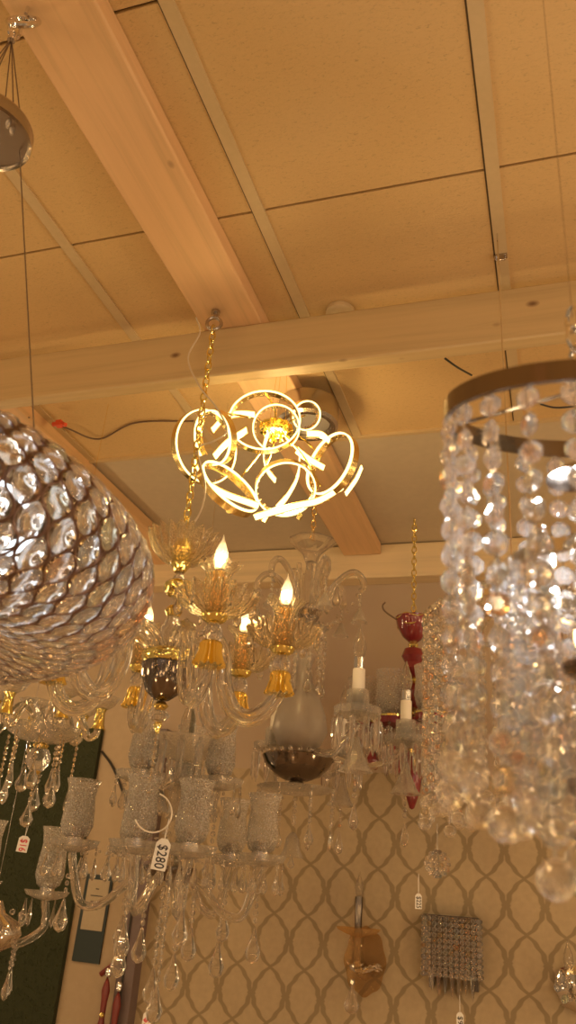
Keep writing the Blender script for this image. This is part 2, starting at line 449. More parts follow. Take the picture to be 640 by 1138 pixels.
beam('beam_main', (-.993, -1.0, 1.6+1.61), (-.80, 3.78, ZC-.0015), M['woodY'], 0)
beam('beam_cross', (-3.3, 1.90, 1.6+1.43), (2.3, 1.95, 1.6+1.609), M['woodX'], 0)
beam('beam_far', (-3.3, 3.79, 1.6+1.49), (2.3, 3.899, ZC), M['woodF'], 0)
beam('beam_second', (-2.07, 1.96, 1.6+1.61), (-1.885, 3.78, ZC-.0015), M['woodY'], 0)
# beige wall strip and dark post at the corner of the papered wall
mb = MB(); mb.box((-2.28, 3.89, 0), (-1.97, 3.8999, 2.9)); struct('wall_back_plain_strip', mb, M['beigewall'])
mb = MB(); mb.box((-1.97, 3.83, 0), (-1.885, 3.8999, 2.33)); mb.box((-1.94, 3.822, 0), (-1.932, 3.83, 2.33), 1); struct('column', mb, [M['post'], M['black']])

# artificial turf panel
def turf():
    o = D.objects.new('turf_panel', None); COL.objects.link(o); o.location = (-2.85, 3.86, .3)
    tag(o, 'dark green artificial turf panel covering the wall beside the framed notice', 'wall panel')
    mb = MB(); mb.box((-.52, 0, -.25), (.575, .035, 2.03)); mb.build('backing_board', M['board'], o)
    mb = MB()
    for i in range(9000):
        x = random.uniform(-.5, .575); z = random.uniform(.4, 2.03); a = random.uniform(0, 2*PI); h = random.uniform(.012, .026); w = .0016
        dx, dz = math.cos(a)*h*.7, math.sin(a)*h*.7
        mb.add([(x-w, -.0005, z), (x+w, -.0005, z+w), (x+dx, -h*.75, z+dz)], [(0, 1, 2)], 0, False)
    g = mb.build('turf_grass', M['grass'], o); g['kind'] = 'stuff'
turf()
# framed notice
def notice():
    c = at_y(103, 1020, 3.88); o = D.objects.new('framed_notice', None); COL.objects.link(o); o.location = c; o.rotation_euler = (0, math.radians(1), 0)
    tag(o, 'dark framed paper notice on beige wall beside the turf panel', 'notice')
    w, h = .145, .375
    mb = MB(); mb.box((-w/2, 0, -h/2), (w/2, .009, h/2)); mb.build('backing_card', M['navy'], o)
    mb = MB(); mb.box((-w/2+.018, -.003, -h/2+.135), (w/2-.012, -.0002, h/2-.022)); pp = mb.build('paper_sheet', M['paper'], o)
    mb = MB()
    for z, a, b in ((.125, -.008, .01), (.095, -.03, .035), (.070, -.025, .04), (.050, -.02, .03), (.036, -.03, .02)):
        mb.box((a, -.0036, z-.0022), (b, -.0031, z+.0022))
    mb.build('printed_lettering', M['ink'], pp)
notice()

# small things on ceiling / wall
def cord(name, pts, r, mat, label, cat='cable', n=8):
    mb = MB(); c = Vector(pts[0]); mb.tube(spline([Vector(p)-c for p in pts], n), r, 6)
    o = mb.build(name, mat); o.location = c; tag(o, label, cat); return o
YB = 2.66
cord('cable', [at_z(32, 464, 1.61), at_y(48, 466, 2.5), at_z(75, 476, 1.655), at_z(110, 488, 1.66), at_z(150, 470, 1.66), at_z(215, 468, 1.66)], .0035, M['wireshop'], 'thin brown twisted cable running along the ceiling past a red connector')
c0 = at_z(66, 471, 1.62)
mb = MB(); mb.tube([(-.03, 0, 0), (.0, 0, .004), (.03, 0, -.008)], .009, 8); mb.box((-.012, -.012, -.012), (.012, .012, .012)); o = mb.build('cable_connector', M['redplug']); o.location = c0
tag(o, 'small orange red cable connector hanging by the ceiling cable', 'connector')
cord('cable', [at_z(494, 398, 1.62), at_z(508, 408, 1.60), at_z(524, 417, 1.64)], .0035, M['black'], 'short black double cable poking out below the cross beam', n=6)
cord('cable', [at_z(600, 449, 1.64), at_z(618, 453, 1.63), at_z(645, 451, 1.64)], .0035, M['black'], 'black cable crossing the ceiling behind the crystal drum', n=6)
cord('cable', [at_y(113, 835, 3.885), at_y(124, 850, 3.88), at_y(132, 868, 3.88), at_y(137, 882, 3.885)], .006, M['black'], 'thick black cable on the beige wall above the framed notice', n=6)
# bulkhead canopy behind the ring light
def spot():
    p = at_z(343, 452, 1.60); o = D.objects.new('ceiling_spotlight', None); COL.objects.link(o); o.location = p
    tag(o, 'grey cylindrical ceiling fitting on the beam behind the glowing ring pendant', 'ceiling light')
    mb = MB(); mb.lathe([(0, .012), (.105, .012), (.11, .004), (.11, -.075), (.1, -.085), (.085, -.085), (.085, -.06), (0, -.06)], 32); mb.build('housing', M['steel'], o)
    mb = MB(); mb.lathe([(0, -.058), (.08, -.058), (.08, -.068), (0, -.072)], 24); mb.build('lens', M['frost'], o)
spot()
# round cover seen just above the cross beam, clip on the grid bar
p = at_z(378, 345, 1.668); mb = MB(); mb.lathe([(0, 0), (.045, 0), (.045, -.012), (.038, -.018), (0, -.018)], 24); o = mb.build('ceiling_rose', M['bar']); o.location = p
tag(o, 'small round cream ceiling cover just above the cross beam', 'ceiling cover')
p = at_z(556, 284, 1.664); mb = MB(); mb.box((-.018, -.008, -.006), (.018, .008, .001)); mb.tube([(-.012, 0, -.006), (-.012, 0, -.016), (.012, 0, -.016), (.012, 0, -.006)], .0022, 6); o = mb.build('ceiling_clip', M['steel']); o.location = p
tag(o, 'small metal clip fixed to a ceiling grid bar', 'clip')

# ------------------------------------------------------------------ bulbs / price tags
def flame_bulb(h, lit=True):
    """candle bulb base at z=0, height h; returns builder list"""
    w = h*.19
    mb = MB(); mb.lathe(shell([(w*.45, 0), (w*.75, h*.10), (w*1.0, h*.30), (w*.85, h*.52), (w*.42, h*.74), (w*.13, h*.90), (.0, h)], .0011), 14)
    fl = MB()
    if lit:
        for a in (-.35, .35): fl.tube([(a*w, 0, h*.12), (a*w*1.3, 0, h*.2), (a*w*1.3, 0, h*.42)], w*.13, 6)
    bs = MB(); bs.lathe([(0, -h*.12), (w*.55, -h*.12), (w*.6, -h*.02), (w*.6, 0.02*h), (0, 0.02*h)], 12)
    return mb, fl, bs
def put_bulb(H, name, p, h, lit=True, basemat='candle', parent=None):
    g, f, b = flame_bulb(h, lit)
    base = b.build(name, M[basemat], parent or H.o); base.location = p
    if parent is None or parent == H.o:
        g.build('bulb_glass', M['clear'], base)
        if lit: f.build('filament', M['filament'], base)
    return base
def price_tag(top, w, h, text, label, ink, loop=None, tilt=0.0, vertical=True):
    o = D.objects.new('hanging_price_tag', None); COL.objects.link(o); o.location = top; o.rotation_euler = (0, tilt, RZ)
    tag(o, label, 'price tag')
    mb = MB(); t = .0008
    out = [(-w*.22, 0), (w*.22, 0), (w/2, -h*.16), (w/2, -h), (-w/2, -h), (-w/2, -h*.16)]
    n = len(out); vs = [(x, -t, z) for x, z in out]+[(x, t, z) for x, z in out]
    mb.add(vs, [tuple(range(n)), tuple(range(2*n-1, n-1, -1))]+[(i, i+n, (i+1) % n+n, (i+1) % n) for i in range(n)], 0, False)
    mb.build('card', M['white'], o)
    cu = D.curves.new('lettering', 'FONT'); cu.body = text; cu.align_x = 'CENTER'; cu.align_y = 'CENTER'; cu.extrude = .0003
    cu.size = w*.98; cu.offset = w*.008; cu.space_character = 1.05
    to = D.objects.new('lettering', cu); me = D.meshes.new_from_object(to); D.objects.remove(to)
    lo = D.objects.new('lettering', me); me.materials.append(ink); COL.objects.link(lo); lo.parent = o
    ln = max(v.co.x for v in me.vertices)-min(v.co.x for v in me.vertices)
    k = min(1.0, h*.74/ln); lo.scale = (k, min(1.0, k*1.3), 1)
    lo.location = (0, -t-.0006, -h*.57)
    R_ = Matrix(((1, 0, 0), (0, 0, 1), (0, 1, 0)))  # unused helper
    lo.rotation_euler = (PI/2, PI/2, 0)
    mb = MB(); l = loop or h*.6
    mb.tube([(0, 0, -h*.07), (-.0018, 0, l*.5), (0, 0, l)], .0007, 5); mb.tube([(0, 0, -h*.07), (.0018, 0, l*.5), (0, 0, l)], .0007, 5); mb.build('string', M['white'], o)
    return o

# ------------------------------------------------------------------ 1. glowing ring pendant
def led_pendant():
    dpt = 2.62
    c0 = at_d(307, 476, dpt)
    o = D.objects.new('ring_pendant', None); COL.objects.link(o); o.location = c0
    tag(o, 'glowing warm white pendant of looping gold ribbon rings below the cross beam', 'pendant light')
    def px(x, y, dd=0.0): return at_d(x, y, dpt+dd) - c0
    S = dpt/F
    def frames(pts, nrm, closed): return pts
    def band(pts, nrms, w, t, closed):
        mb = MB(); n = len(pts); vs = []
        for i in range(n):
            a = pts[(i-1) % n] if (closed or i) else pts[i]; b = pts[(i+1) % n] if (closed or i < n-1) else pts[i]
            T = (b-a).normalized(); W = (nrms[i]-T*nrms[i].dot(T)).normalized(); R_ = T.cross(W)
            for sx, sy in ((-1, -1), (1, -1), (1, 1), (-1, 1)): vs.append(pts[i]+W*sx*w/2+R_*sy*t/2)
        fs = []
        for i in range(n if closed else n-1):
            j = (i+1) % n
            for k in range(4): l = (k+1) % 4; fs.append((i*4+k, i*4+l, j*4+l, j*4+k))
        if not closed: fs += [(0, 1, 2, 3), ((n-1)*4+3, (n-1)*4+2, (n-1)*4+1, (n-1)*4)]
        mb.add(vs, fs, 0, False); return mb
    def loop(cx, cy, rx, ry, rot, dd, sign=1, a0=0, a1=360, mode='edge', lw=.006):
        """ellipse in the picture = a tilted true circle. rot: direction of long axis in degrees clockwise"""
        A, B = max(rx, ry), min(rx, ry)
        if ry > rx: rot += 90
        ca, sa = math.cos(math.radians(rot)), math.sin(math.radians(rot))
        ia = CR*ca - CU*sa; ib = CR*sa + CU*ca
        ea = ia*A*S; eb = ib*B*S + CF*(sign*math.sqrt(max(A*A-B*B, 0))*S)
        nrm = ea.cross(eb).normalized()
        if nrm.dot(CF) > 0: nrm = -nrm
        n = 48; closed = (a1-a0) >= 360; pts = []; rad = []
        for k in range(n if closed else n+1):
            a = math.radians(a0+(a1-a0)*k/n); q = ea*math.cos(a)+eb*math.sin(a); pts.append(px(cx, cy, dd)+q); rad.append(q.normalized())
        g = band(pts, [nrm]*len(pts), .024, .003, closed).build('gold_loop', M['goldsoft'], o)
        if mode == 'edge':
            p2 = [p+nrm*(.012+lw*.32) for p in pts]; band(p2, [nrm]*len(pts), lw*.7, .0045, closed).build('light_strip', M['led'], g)
        else:
            p2 = [p+rad[i]*.0035*(1 if mode == 'out' else -1) for i, p in enumerate(pts)]
            band(p2, [nrm]*len(pts), .017, .004, closed).build('light_strip', M['led'], g)
        # little crystals set along the gold band's inner face
        mb = MB()
        for i in range(0, len(pts), 2): mb.ball(pts[i]-rad[i]*.005, .0045, 0, 6, 4)
        mb.build('stud_trim', M['gemsmall'], g)
    loop(294, 469, 39, 34, 0, -.03, 1, 0, 360)
    loop(307, 476, 25, 25, 0, -.06, 1, -50, 250, lw=.010)
    loop(227, 497, 29, 40, -8, -.08, 1)
    loop(240, 486, 20, 29, -12, -.10, -1, -20, 300, lw=.010)
    loop(317, 542, 31, 27, -12, -.16, -1)
    loop(370, 517, 19, 36, 26, -.05, -1, mode='edge', lw=.012)
    loop(253, 544, 13, 36, -47, -.14, 1, lw=.010)
    loop(339, 461, 15, 17, 40, .12, 1)
    def ribbon(pp, mode='flat'):
        pts = spline([px(*p) for p in pp], 8)
        g = band(pts, [CU*.75-CF*.35]*len(pts), .024, .003, False).build('gold_ribbon', M['goldsoft'], o)
        band([p-CF*.004 for p in pts], [CU*.75-CF*.35]*len(pts), .018, .004, False).build('light_strip', M['led'], g)
    ribbon([(283, 575, -.15), (300, 570, -.17), (330, 562, -.17), (355, 556, -.14), (381, 541, -.08)])
    ribbon([(217, 512, -.05), (226, 532, -.12), (248, 548, -.15), (286, 562, -.17)])
    ribbon([(236, 478, .0), (250, 464, .03), (266, 460, .04), (283, 461, .03)])
    ribbon([(238, 507, -.08), (252, 492, -.05), (274, 478, .0)])
    ribbon([(402, 519, -.02), (396, 532, -.04), (384, 549, -.07)])
    ribbon([(298, 481, -.02), (293, 500, -.05), (296, 520, -.10), (306, 534, -.14)])
    ribbon([(333, 505, -.04), (331, 528, -.08), (320, 550, -.13), (308, 564, -.15)])
    ribbon([(341, 482, .03), (357, 483, .02), (366, 490, .0)])
    ribbon([(330, 500, .03), (343, 510, .02), (360, 520, .0)])
    # hub: crumpled gold cup, with stems to the loops
    mb = MB(); mb.lathe([(0, .02), (.03, .022), (.05, .008), (.052, -.012), (.036, -.022), (0, -.02)], 24, flute=12, fa=.08)
    for k in range(26):
        a = random.uniform(0, 2*PI); q = random.uniform(.01, .045); z = random.uniform(-.03, -.015)
        mb.link((q*math.cos(a), q*math.sin(a), z), .022, .012, .0018, Matrix.Rotation(random.uniform(0, 3), 3, 'X') @ Matrix.Rotation(random.uniform(0, 3), 3, 'Z'))
    mb.build('hub', M['gold'], o)
    mb = MB(); 
    for tx, ty, td in ((294, 436, -.03), (240, 458, -.1), (290, 530, -.13), (350, 500, -.05), (268, 530, -.12), (339, 462, .12), (356, 540, -.1)):
        mb.tube(spline([(0, 0, 0), px((307+tx)/2+4, (476+ty)/2-3, td/2+.03), px(tx, ty, td)], 6), .003, 6)
    mb.build('arm_stem', M['gold'], o)
    mb = MB(); up = 1.6+1.67-c0.z
    for a in (0, 2.1, 4.2): mb.tube([(.03*math.cos(a), .03*math.sin(a), .015), (.012*math.cos(a), .012*math.sin(a), up)], .0009, 5)
    mb.lathe([(0, up), (.05, up), (.05, up-.02), (0, up-.022)], 24, c=(0, 0, 0)); mb.build('suspension_wire', M['goldsoft'], o)
    # small gold end caps under the loops
    for x, y, dd in ((255, 567, -.14), (333, 574, -.16), (295, 577, -.16), (365, 553, -.1)):
        mb = MB(); mb.box((-.006, -.006, -.010), (.006, .006, .010)); e = mb.build('end_cap', M['gold'], o); e.location = px(x, y, dd); e.rotation_euler = (.3, .5, .2)
led_pendant()
_p = at_d(302, 515, 2.62); plight(_p, 9, (1, .70, .30), .06)

# ------------------------------------------------------------------ generic glass parts
def dish_prof(R, h, stem=.25, t=.003):
    return shell([(R*stem, 0), (R*.55, h*.12), (R*.85, h*.45), (R, h)], t)
def hurricane(R, h):
    return shell([(R*.45, 0), (R*.75, h*.06), (R*.95, h*.22), (R*.88, h*.5), (R*.80, h*.7), (R*.88, h*.88), (R*1.02, h)], .0025)

# ------------------------------------------------------------------ 2. gold chandelier
def gold_chandelier():
    H = Hang('gold_chandelier', 'large lit gold and clear glass chandelier with curved fluted arms hanging by a gold chain', 'chandelier', 760, xy=(-.919, 1.816))
    s = H.S(750)
    # hook, chain, flex
    zt = H.top(1.6+1.60)
    mb = MB()
    a0 = [Vector((0, 0, zt+.01)), Vector((0, 0, zt-.02))]
    mb.tube(a0, .006, 8); mb.lathe([(0, 0), (.014, 0), (.014, -.008), (0, -.008)], 12, (0, 0, zt+.006))
    mb.tube([Vector((.022*math.sin(t), 0, zt-.04+.022*math.cos(t))) for t in [i*2*PI/14 for i in range(14)]], .0055, 8, True)
    H.part('ceiling_hook', mb, M['steel'])
    H.part('chain', chain_mb((0, 0, zt-.05), (0, 0, H.z(596)), .034, .019, .0026), M['gold'])
    mb = MB(); w = lambda px, py, d=0: H.local(at_d(px, py, depth((H.x, H.y, H.zw(py)))+d))
    mb.tube(spline([w(218, 353, .0), w(222, 370), w(209, 398), w(222, 430, -.03), w(240, 452, -.03), w(252, 478, -.02), w(238, 490, -.02), w(220, 500, .0), w(228, 540), w(222, 570), (0.0, 0, H.z(596))], 6), .0026, 6); H.part('flex', mb, M['tan'])
    # top: flower dish, gold cup, gold rings, stem
    mb = MB(); mb.lathe(shell(H.P([(8, 628), (20, 624), (31, 614), (36, 602), (38, 595)]), .003), 120, flute=20, fa=.09, flz=.005); H.part('crown_dish', mb, M['cutlit'])
    mb = MB(); mb.lathe(H.P([(0, 636), (6, 636), (11, 628), (9, 620), (13, 612), (6, 600), (0, 598)]), 24, flute=12, fa=.04); H.part('crown_cup', mb, M['gold'])
    mb = MB(); mb.lathe(H.P([(0, 662), (10, 662), (14, 656), (14, 650), (9, 646), (0, 646)]), 24, flute=12, fa=.05)
    mb.lathe(H.P([(0, 686), (7, 685), (10, 679), (6, 674), (0, 673)]), 20); H.part('stem_ring', mb, M['gold'])
    mb = MB(); mb.lathe(H.P([(0, 726), (6, 724), (11, 712), (12, 700), (6, 688), (4, 664), (9, 656), (5, 640), (0, 634)]), 24, flute=8, fa=.06); H.part('stem', mb, M['cut'])
    mb = MB(); mb.lathe(H.P([(0, 738), (25, 738), (28, 733), (28, 727), (24, 724), (0, 724)]), 32, flute=16, fa=.03); H.part('hub_ring', mb, M['gold'])
    mb = MB(); mb.lathe(H.P([(0, 779), (8, 778), (18, 770), (25, 754), (27, 739), (0, 738)]), 48, flute=24, fa=.02); H.part('hub_bowl', mb, M['darkmirror'])
    mb = MB(); mb.lathe(H.P([(0, 790), (5, 789), (9, 784), (5, 780), (0, 779)]), 20); mb.lathe(H.P([(0, 816), (2, 815), (5, 806), (4, 803), (0, 802)]), 16); H.part('finial_cap', mb, M['gold'])
    mb = MB(); mb.lathe(H.P([(0, 803), (8, 801), (12, 795), (8, 790), (0, 789)]), 12, smooth=False); H.part('finial_ball', mb, M['gemclear'])
    st = strand_mb(H.z(816)-H.z(862), 3.0*s, ('almond', .03, .018)).build('crystal_strand', [M['gemclear'], M['goldsoft'], M['gemclear']], H.o); st.location = (0, 0, H.z(816))
    # arms
    R = 129*s
    zb = H.z(762)         # sleeve bottom reference at axis
    K = .80
    up = lambda q: q*s*K
    arm = sleeve = None
    for i, phi in enumerate((26, 82, 142, 202, 262, 322)):
        def ap(r, q): return Vector((r*s, 0, up(q)+zb))   # r px from axis, q px up from sleeve bottom; local x radial
        a_ = math.radians(phi)
        rz = a_-PI/2
        A = D.objects
        if arm is None:
            mb = MB(); mb.tube(spline([ap(12, 42), ap(30, 66), ap(50, 70), ap(63, 48), ap(67, 8), ap(79, -27), ap(98, -38), ap(117, -24), ap(128, 2), ap(129, 12)], 7), [8.2*s]*64, 24, flute=6, fa=.16, twist=.045)
            arm = H.part('arm', mb, M['clear'])
            arm.rotation_euler = (0, 0, rz)
            e = ap(129, 0)
            def lat(name, prof, mat, seg=24, parent=arm, **kw):
                b = MB(); b.lathe(type(prof)((r*s, up(q)) for r, q in prof), seg, **kw); ob = b.build(name, mat, parent); ob.location = e; return ob
            lat('gold_sleeve', [(0, -2), (11, -3), (15.5, -4), (13.5, 1), (10.5, 14), (10.5, 22), (8, 27), (0, 28)], M['gold'], 84, flute=14, fa=.11, flz=.002)
            lat('glass_knob', [(0, 27), (7, 28), (10, 34), (10, 42), (6, 50), (0, 51)], M['gemplain'], 10, smooth=False)
            lat('gold_cap', [(0, 48), (5, 49), (12, 54), (14, 60), (0, 61)], M['gold'])
            lat('flower_dish', Prof((r/s, z/(s*K)) for r, z in shell([(11*s, up(60)), (26*s, up(65)), (36*s, up(74)), (41*s, up(90))], .003)), M['cutlit'], 120, flute=20, fa=.09, flz=.004)
            lat('candle_cup', Prof((r/s, z/(s*K)) for r, z in shell([(9*s, up(66)), (13*s, up(88)), (11*s, up(106)), (14*s, up(118)), (22*s, up(128))], .0025)), M['cutlit'], 72, flute=12, fa=.09, flz=.004)
            lat('candle_sleeve', [(0, 62), (7, 62), (7, 114), (8, 118), (0, 119)], M['goldsoft'], 16)
            g, f, b = flame_bulb(up(50)); 
            bo = b.build('bulb_base', M['candle'], arm); bo.location = e+Vector((0, 0, up(122)))
            g2 = g.build('bulb_glass', M['clear'], arm); g2.location = bo.location
            f2 = f.build('filament', M['filament'], arm); f2.location = bo.location
            mb = MB()
            mb.almond((0, 0, 0), up(30), 10*s); mb.bead((0, 0, up(3)), 2.6*s, .5)
            hang_drops(mb, [(38*s*math.cos(2*PI*k/6), 38*s*math.sin(2*PI*k/6), up(88)) for k in range(6)], 'crystal_drop', M['gemclear'], arm, e)
        else:
            c = dup_tree(arm, H.o, None, rz)
            # the lit lamp itself
        b_ = math.radians(phi)+RZ; rr_ = 129*s
        plight((H.x+rr_*math.sin(b_), H.y-rr_*math.cos(b_), H.zref+zb+up(140)), 1.9, (1, .68, .32), .008)
    return H
gold_chandelier()

# ------------------------------------------------------------------ 3. crystal globe (bowl) with disc canopy
def crystal_bowl():
    H = Hang('crystal_bowl_chandelier', 'huge rose gold wire bowl chandelier set with oval crystals hanging on thin wires', 'chandelier', 600, xy=(-.944, .836))
    s = H.S(620)
    mtop = H.top(3.21)
    # shackle ring and gathered wires
    mb = MB(); zr = mtop
    mb.tube([(0, 0, zr), (0, 0, zr-.02)], .004, 8)
    mb.tube([(.03*math.sin(a), .012*math.cos(a)-.0, zr-.045+.03*math.cos(a)) for a in [k*2*PI/20 for k in range(20)]], .006, 8, True)
    mb.link((-.012, 0, zr-.07), .05, .024, .004, Matrix.Rotation(.8, 3, 'Z')); mb.lathe([(0, 0), (.008, 0), (.008, -.02), (0, -.02)], 10, (-.012, 0, zr-.085)); H.part('shackle', mb, M['chrome'])
    zdisc = H.z(146)
    # disc canopy
    mb = MB(); mb.lathe([(0, zdisc+.02), (.078, zdisc+.02), (.082, zdisc+.012), (.082, zdisc-.012), (.076, zdisc-.014), (.074, zdisc-.008), (0, zdisc-.008)], 48); cp = H.part('canopy_disc', mb, M['steel'])
    mb = MB()
    for x, y in ((.05, -.03), (.053, -.015)): mb.lathe([(0, 0), (.006, 0), (.005, -.005), (.003, -.012), (0, -.013)], 12, (x, y, zdisc-.008))
    mb.build('screw', M['chrome'], cp)
    zk = zr-.10
    rim_r, rim_z = .165, H.z(470)
    for k in range(6):
        a = 2*PI*k/6+.5; q = Vector((.062*math.cos(a), .062*math.sin(a), zdisc+.02))
        mb = MB(); mb.tube([(-.012, 0, zk), q], .0013, 5)
        if k % 2 == 0: mb.tube([q-Vector((0, 0, .03)), (rim_r*1.35*math.cos(a), rim_r*1.35*math.sin(a), rim_z)], .0013, 5)
        H.part('suspension_wire', mb, M['cablesteel'])
    # profile of the bowl (r, z) : top opening -> bulge -> bottom -> dimple
    RM = .424
    ctl = [(.26, .150), (.38, .130), (.53, .104), (.70, .066), (.85, .022), (.96, -.025), (1.0, -.066), (.985, -.112), (.92, -.152), (.80, -.178), (.66, -.180), (.52, -.165), (.40, -.140), (.28, -.115)]
    zoff = H.z(560)
    pr = spline([(r*RM, 0, z*1.0+zoff) for r, z in ctl], 12)
    # arclength table
    acc = [0]
    for i in range(1, len(pr)): acc.append(acc[-1]+(pr[i]-pr[i-1]).length)
    def at(tv):
        L_ = tv*acc[-1]
        for i in range(1, len(acc)):
            if acc[i] >= L_:
                k = (L_-acc[i-1])/(acc[i]-acc[i-1]+1e-12); return pr[i-1].lerp(pr[i], k)
        return pr[-1]
    NL, NV = 110, 23
    def pos(u, v, off=0):
        p = at(min(max(v/NV, 0), 1)); a = 2*PI*u/NL; r = p.x+off; return Vector((r*math.cos(a), r*math.sin(a), p.z))
    mb = MB()
    for k in range(NL):
        pts = [pos(k+.44*math.copysign(abs(math.cos(PI*j/8))**.62, math.cos(PI*j/8))*(-1)**k, j/8) for j in range(NV*8+1)]; mb.tube(pts, .0021, 5)
    H.part('wire_mesh', mb, M['wire'])
    mb = MB()
    for tv, rr in ((0, .006), (1, .003)):
        p = at(tv); mb.tube([(p.x*math.cos(a), p.x*math.sin(a), p.z) for a in [2*PI*j/64 for j in range(64)]], rr, 8, True)
    H.part('rim', mb, M['wire'])
    # oval crystals
    items = []
    for v in range(1, NV):
        for k in range(NL):
            # cell between line k and k+1 widest where k even & v odd, or k odd & v even
            if (k+v) % 2 == 0: continue
            u = k+.5
            p = pos(u, v); up = (pos(u, v-.4)-pos(u, v+.4)); h = up.length/.8; wd = (pos(u-.5, v)-pos(u+.5, v)).length*2
            items.append((p, up.normalized(), h, wd, 2*PI*u/NL))
    def gem_geo(mb, p, up, h, wd, a):
        tang = Vector((-math.sin(a), math.cos(a), 0)); nrm = tang.cross(up).normalized()
        A, B = h*.66, min(wd*.325, h*.56); T = B*.45; n = 12; vs = []
        for y, q in ((-T, .0), (-T*.95, .5), (0, 1), (T*.95, .5), (T, 0)):
            if q == 0: vs.append(p+nrm*y); continue
            for k in range(n): t = 2*PI*(k+.5)/n; vs.append(p+tang*B*q*math.cos(t)+up*A*q*math.sin(t)+nrm*y)
        fs = []
        for k in range(n):
            l = (k+1) % n; fs += [(0, 1+k, 1+l), (1+k, 1+n+k, 1+n+l, 1+l), (1+n+k, 1+2*n+k, 1+2*n+l, 1+n+l), (1+2*n+k, 1+3*n, 1+2*n+l)]
        mb.add(vs, fs, 0, False)
    def key(it):
        w = H.o.matrix_basis if False else None
        c, q = math.cos(RZ), math.sin(RZ); p = it[0]; W = Vector((H.x+c*p.x-q*p.y, H.y+q*p.x+c*p.y, H.zref+p.z))-CAM
        d = W.dot(CF); x = 320+F*W.dot(CR)/d; y = 569-F*W.dot(CU)/d
        return d + (0 if (0 < x < 200 and 430 < y < 780) else 5)
    items.sort(key=key)
    rest = MB()
    for i, it in enumerate(items):
        if i < 100:
            mb = MB(); gem_geo(mb, Vector((0, 0, 0)), it[1], it[2], it[3], it[4]); g = H.part('oval_crystal', mb, M['gem']); g.location = it[0]
        else: gem_geo(rest, *it)
    g = H.part('oval_crystal_field', rest, M['gem']); g['kind'] = 'stuff'
    # inner lamp plate; cool glow of ring and chips imitates its highlights
    zl = zoff+.03
    mb = MB(); mb.lathe([(0, zl), (.27, zl), (.28, zl-.01), (.275, zl-.03), (.262, zl-.03), (.258, zl-.012), (0, zl-.012)], 48); pl = H.part('lamp_plate', mb, M['chrome'])
    mb = MB(); mb.tube([(.24*math.cos(a), .24*math.sin(a), zl-.02) for a in [2*PI*k/64 for k in range(64)]], .005, 6, True); mb.build('highlight_ring', M['coolhighlight'], pl)
    for k in range(8):
        a = 2*PI*k/8+.3; mb = MB(); mb.lathe([(0, 0), (.016, 0), (.016, -.05), (.018, -.055), (0, -.056)], 16); b = mb.build('lamp_holder', M['chrome'], pl); b.location = (.14*math.cos(a), .14*math.sin(a), zl-.012)
        mb = MB(); mb.ball((0, 0, -.062), .011, 0, 10, 6, True); e = mb.build('led_bulb', M['coolled'] if k in (6, 7, 0) else M['frost'], b)
crystal_bowl()

